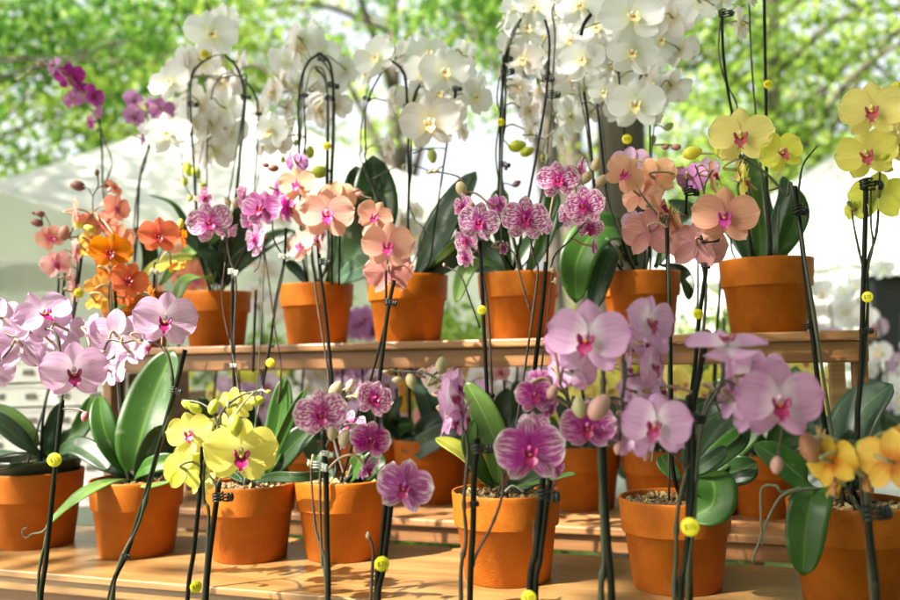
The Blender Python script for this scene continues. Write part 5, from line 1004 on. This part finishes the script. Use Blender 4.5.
tree('unseen dense tree added right of the stands to dim the sky fill', 6.4, .6, 6, .16, (0, 0, 4.3, 2.6, 2.8, 3.0), 420, 60, .08, 10, mat='fold', spread=.3, group=None)  # added at the side, out of view, to cut sky light there
TREES = [
 ('bright leafy tree at far left behind the tent', -8.0, 11.5, 6.5, .08, (1.3, 0, 4.9, 3.0, 2.5, 2.4), 108, 60, 0.083),
 ('broad tree left of the tall tent peak with dark limbs', -3.6, 13.5, 8, .13, (0, 0, 5.9, 3.2, 2.5, 2.9), 108, 60, 0.088),
 ('tree behind the tall tent peak', -.9, 15.5, 8.5, .2, (0, 0, 8.4, 3.0, 2.5, 1.7), 52, 60, 0.088),
 ('high-crowned tree behind the centre white blooms', 2.0, 14, 9, .2, (.3, 0, 7.0, 3.2, 2.5, 2.0), 65, 60, 0.088),
 ('tree right of the trunk with airy sky gaps', 5.0, 13.5, 8, .18, (0, 0, 5.4, 3.0, 2.5, 2.9), 108, 60, 0.088),
 ('dense tree at the right edge above the white tent', 9.0, 13, 8, .2, (0, 0, 5.3, 3.2, 2.5, 2.9), 124, 60, 0.088),
 ('near overhanging tree at top centre with dark leaves', 1.1, 9.5, 6.5, .14, (-.2, 0, 5.3, 2.2, 1.6, .9), 53, 60, 0.072),
 ('slim tree at top left with dark leaves', -6.3, 9.8, 6.5, .08, (1.7, .2, 5.2, 2.0, 1.4, 1.1), 45, 60, 0.072),
 ('distant pale tree left of centre', -6, 24, 10, .3, (0, 0, 6.2, 5, 3, 4.2), 98, 50, 0.143),
 ('distant pale tree right of centre', 9, 25, 10, .3, (0, 0, 6.0, 5.5, 3, 4.4), 108, 50, 0.143),
 ('distant round tree at centre', 3.5, 27, 9, .3, (1.5, 0, 3.6, 2.2, 3, 2.2), 32, 50, 0.143),
]
for i, a in enumerate(TREES):
    tree(*a[:9], 100+i, mat='fold' if i in (6, 7) else 'fol', spread=.36)
def shrub(label, x, y, rx, rz, n, seed):
    q = random.Random(seed); root = empty('shrub', (x, y, 0)); tag(root, label, 'shrub', 'sunlit shrubs behind the tables'); b = MB()
    cents = [(q.gauss(0, .45)*rx, q.gauss(0, .4)*rx*.7, rz+q.uniform(-.9, .9)*rz) for _ in range(n)]
    for c in cents[:10]: b.tube([(0, 0, 0), (c[0]*.5, c[1]*.5, c[2]*.6), c], [.03, .02, .008], 6)
    b.build('stem', M['trunk'], root); link('crown', leaves_mesh(cents, (.14, .14, .12), 60, .045, seed, M['fol']), root)
for i, (lab, px, dist, rx, rz) in enumerate([('bright green shrub between third and fourth upper pots', 462, 5.6, .75, .82), ('green shrub left of the large right end pot', 702, 6.4, .7, .85), ('green shrub seen under the big upright leaves', 340, 6.2, .7, .8), ('green shrub beyond the leaning pale tent edge', 560, 7.5, .8, .8)]):
    p = PD(px, 320, dist); shrub(lab, p.x, p.y, rx, rz, 110, 50+i)

# ------------------------------------------------------------------ light
SD = Vector(SUN_DIR).normalized()      # from scene towards the sun
el = math.asin(SD.z); az = math.atan2(SD.x, SD.y)
w = bpy.data.worlds.new('World'); scn.world = w; w.use_nodes = True; nt = w.node_tree; nt.nodes.clear()
bg = nt.nodes.new('ShaderNodeBackground'); wo = nt.nodes.new('ShaderNodeOutputWorld'); sk = nt.nodes.new('ShaderNodeTexSky')
sk.sky_type = 'NISHITA'; sk.sun_disc = False; sk.sun_elevation = el; sk.sun_rotation = az; sk.air_density = 1; sk.dust_density = 8; sk.ozone_density = .6
hs = nt.nodes.new('ShaderNodeHueSaturation'); hs.inputs['Saturation'].default_value = .3; nt.links.new(sk.outputs[0], hs.inputs['Color']); nt.links.new(hs.outputs[0], bg.inputs[0]); bg.inputs[1].default_value = SKYS; nt.links.new(bg.outputs[0], wo.inputs[0])
sl = bpy.data.lights.new('sun', 'SUN'); sl.energy = SUNE; sl.angle = R(.53); sl.color = (1, .93, .82); so = bpy.data.objects.new('sun', sl); col.objects.link(so)
so.rotation_euler = SD.to_track_quat('Z', 'Y').to_euler()
scn.view_settings.view_transform = 'Standard'; scn.view_settings.look = 'None'; scn.view_settings.gamma = 1; scn.view_settings.use_curve_mapping = False
scn.view_settings.exposure = EXPO
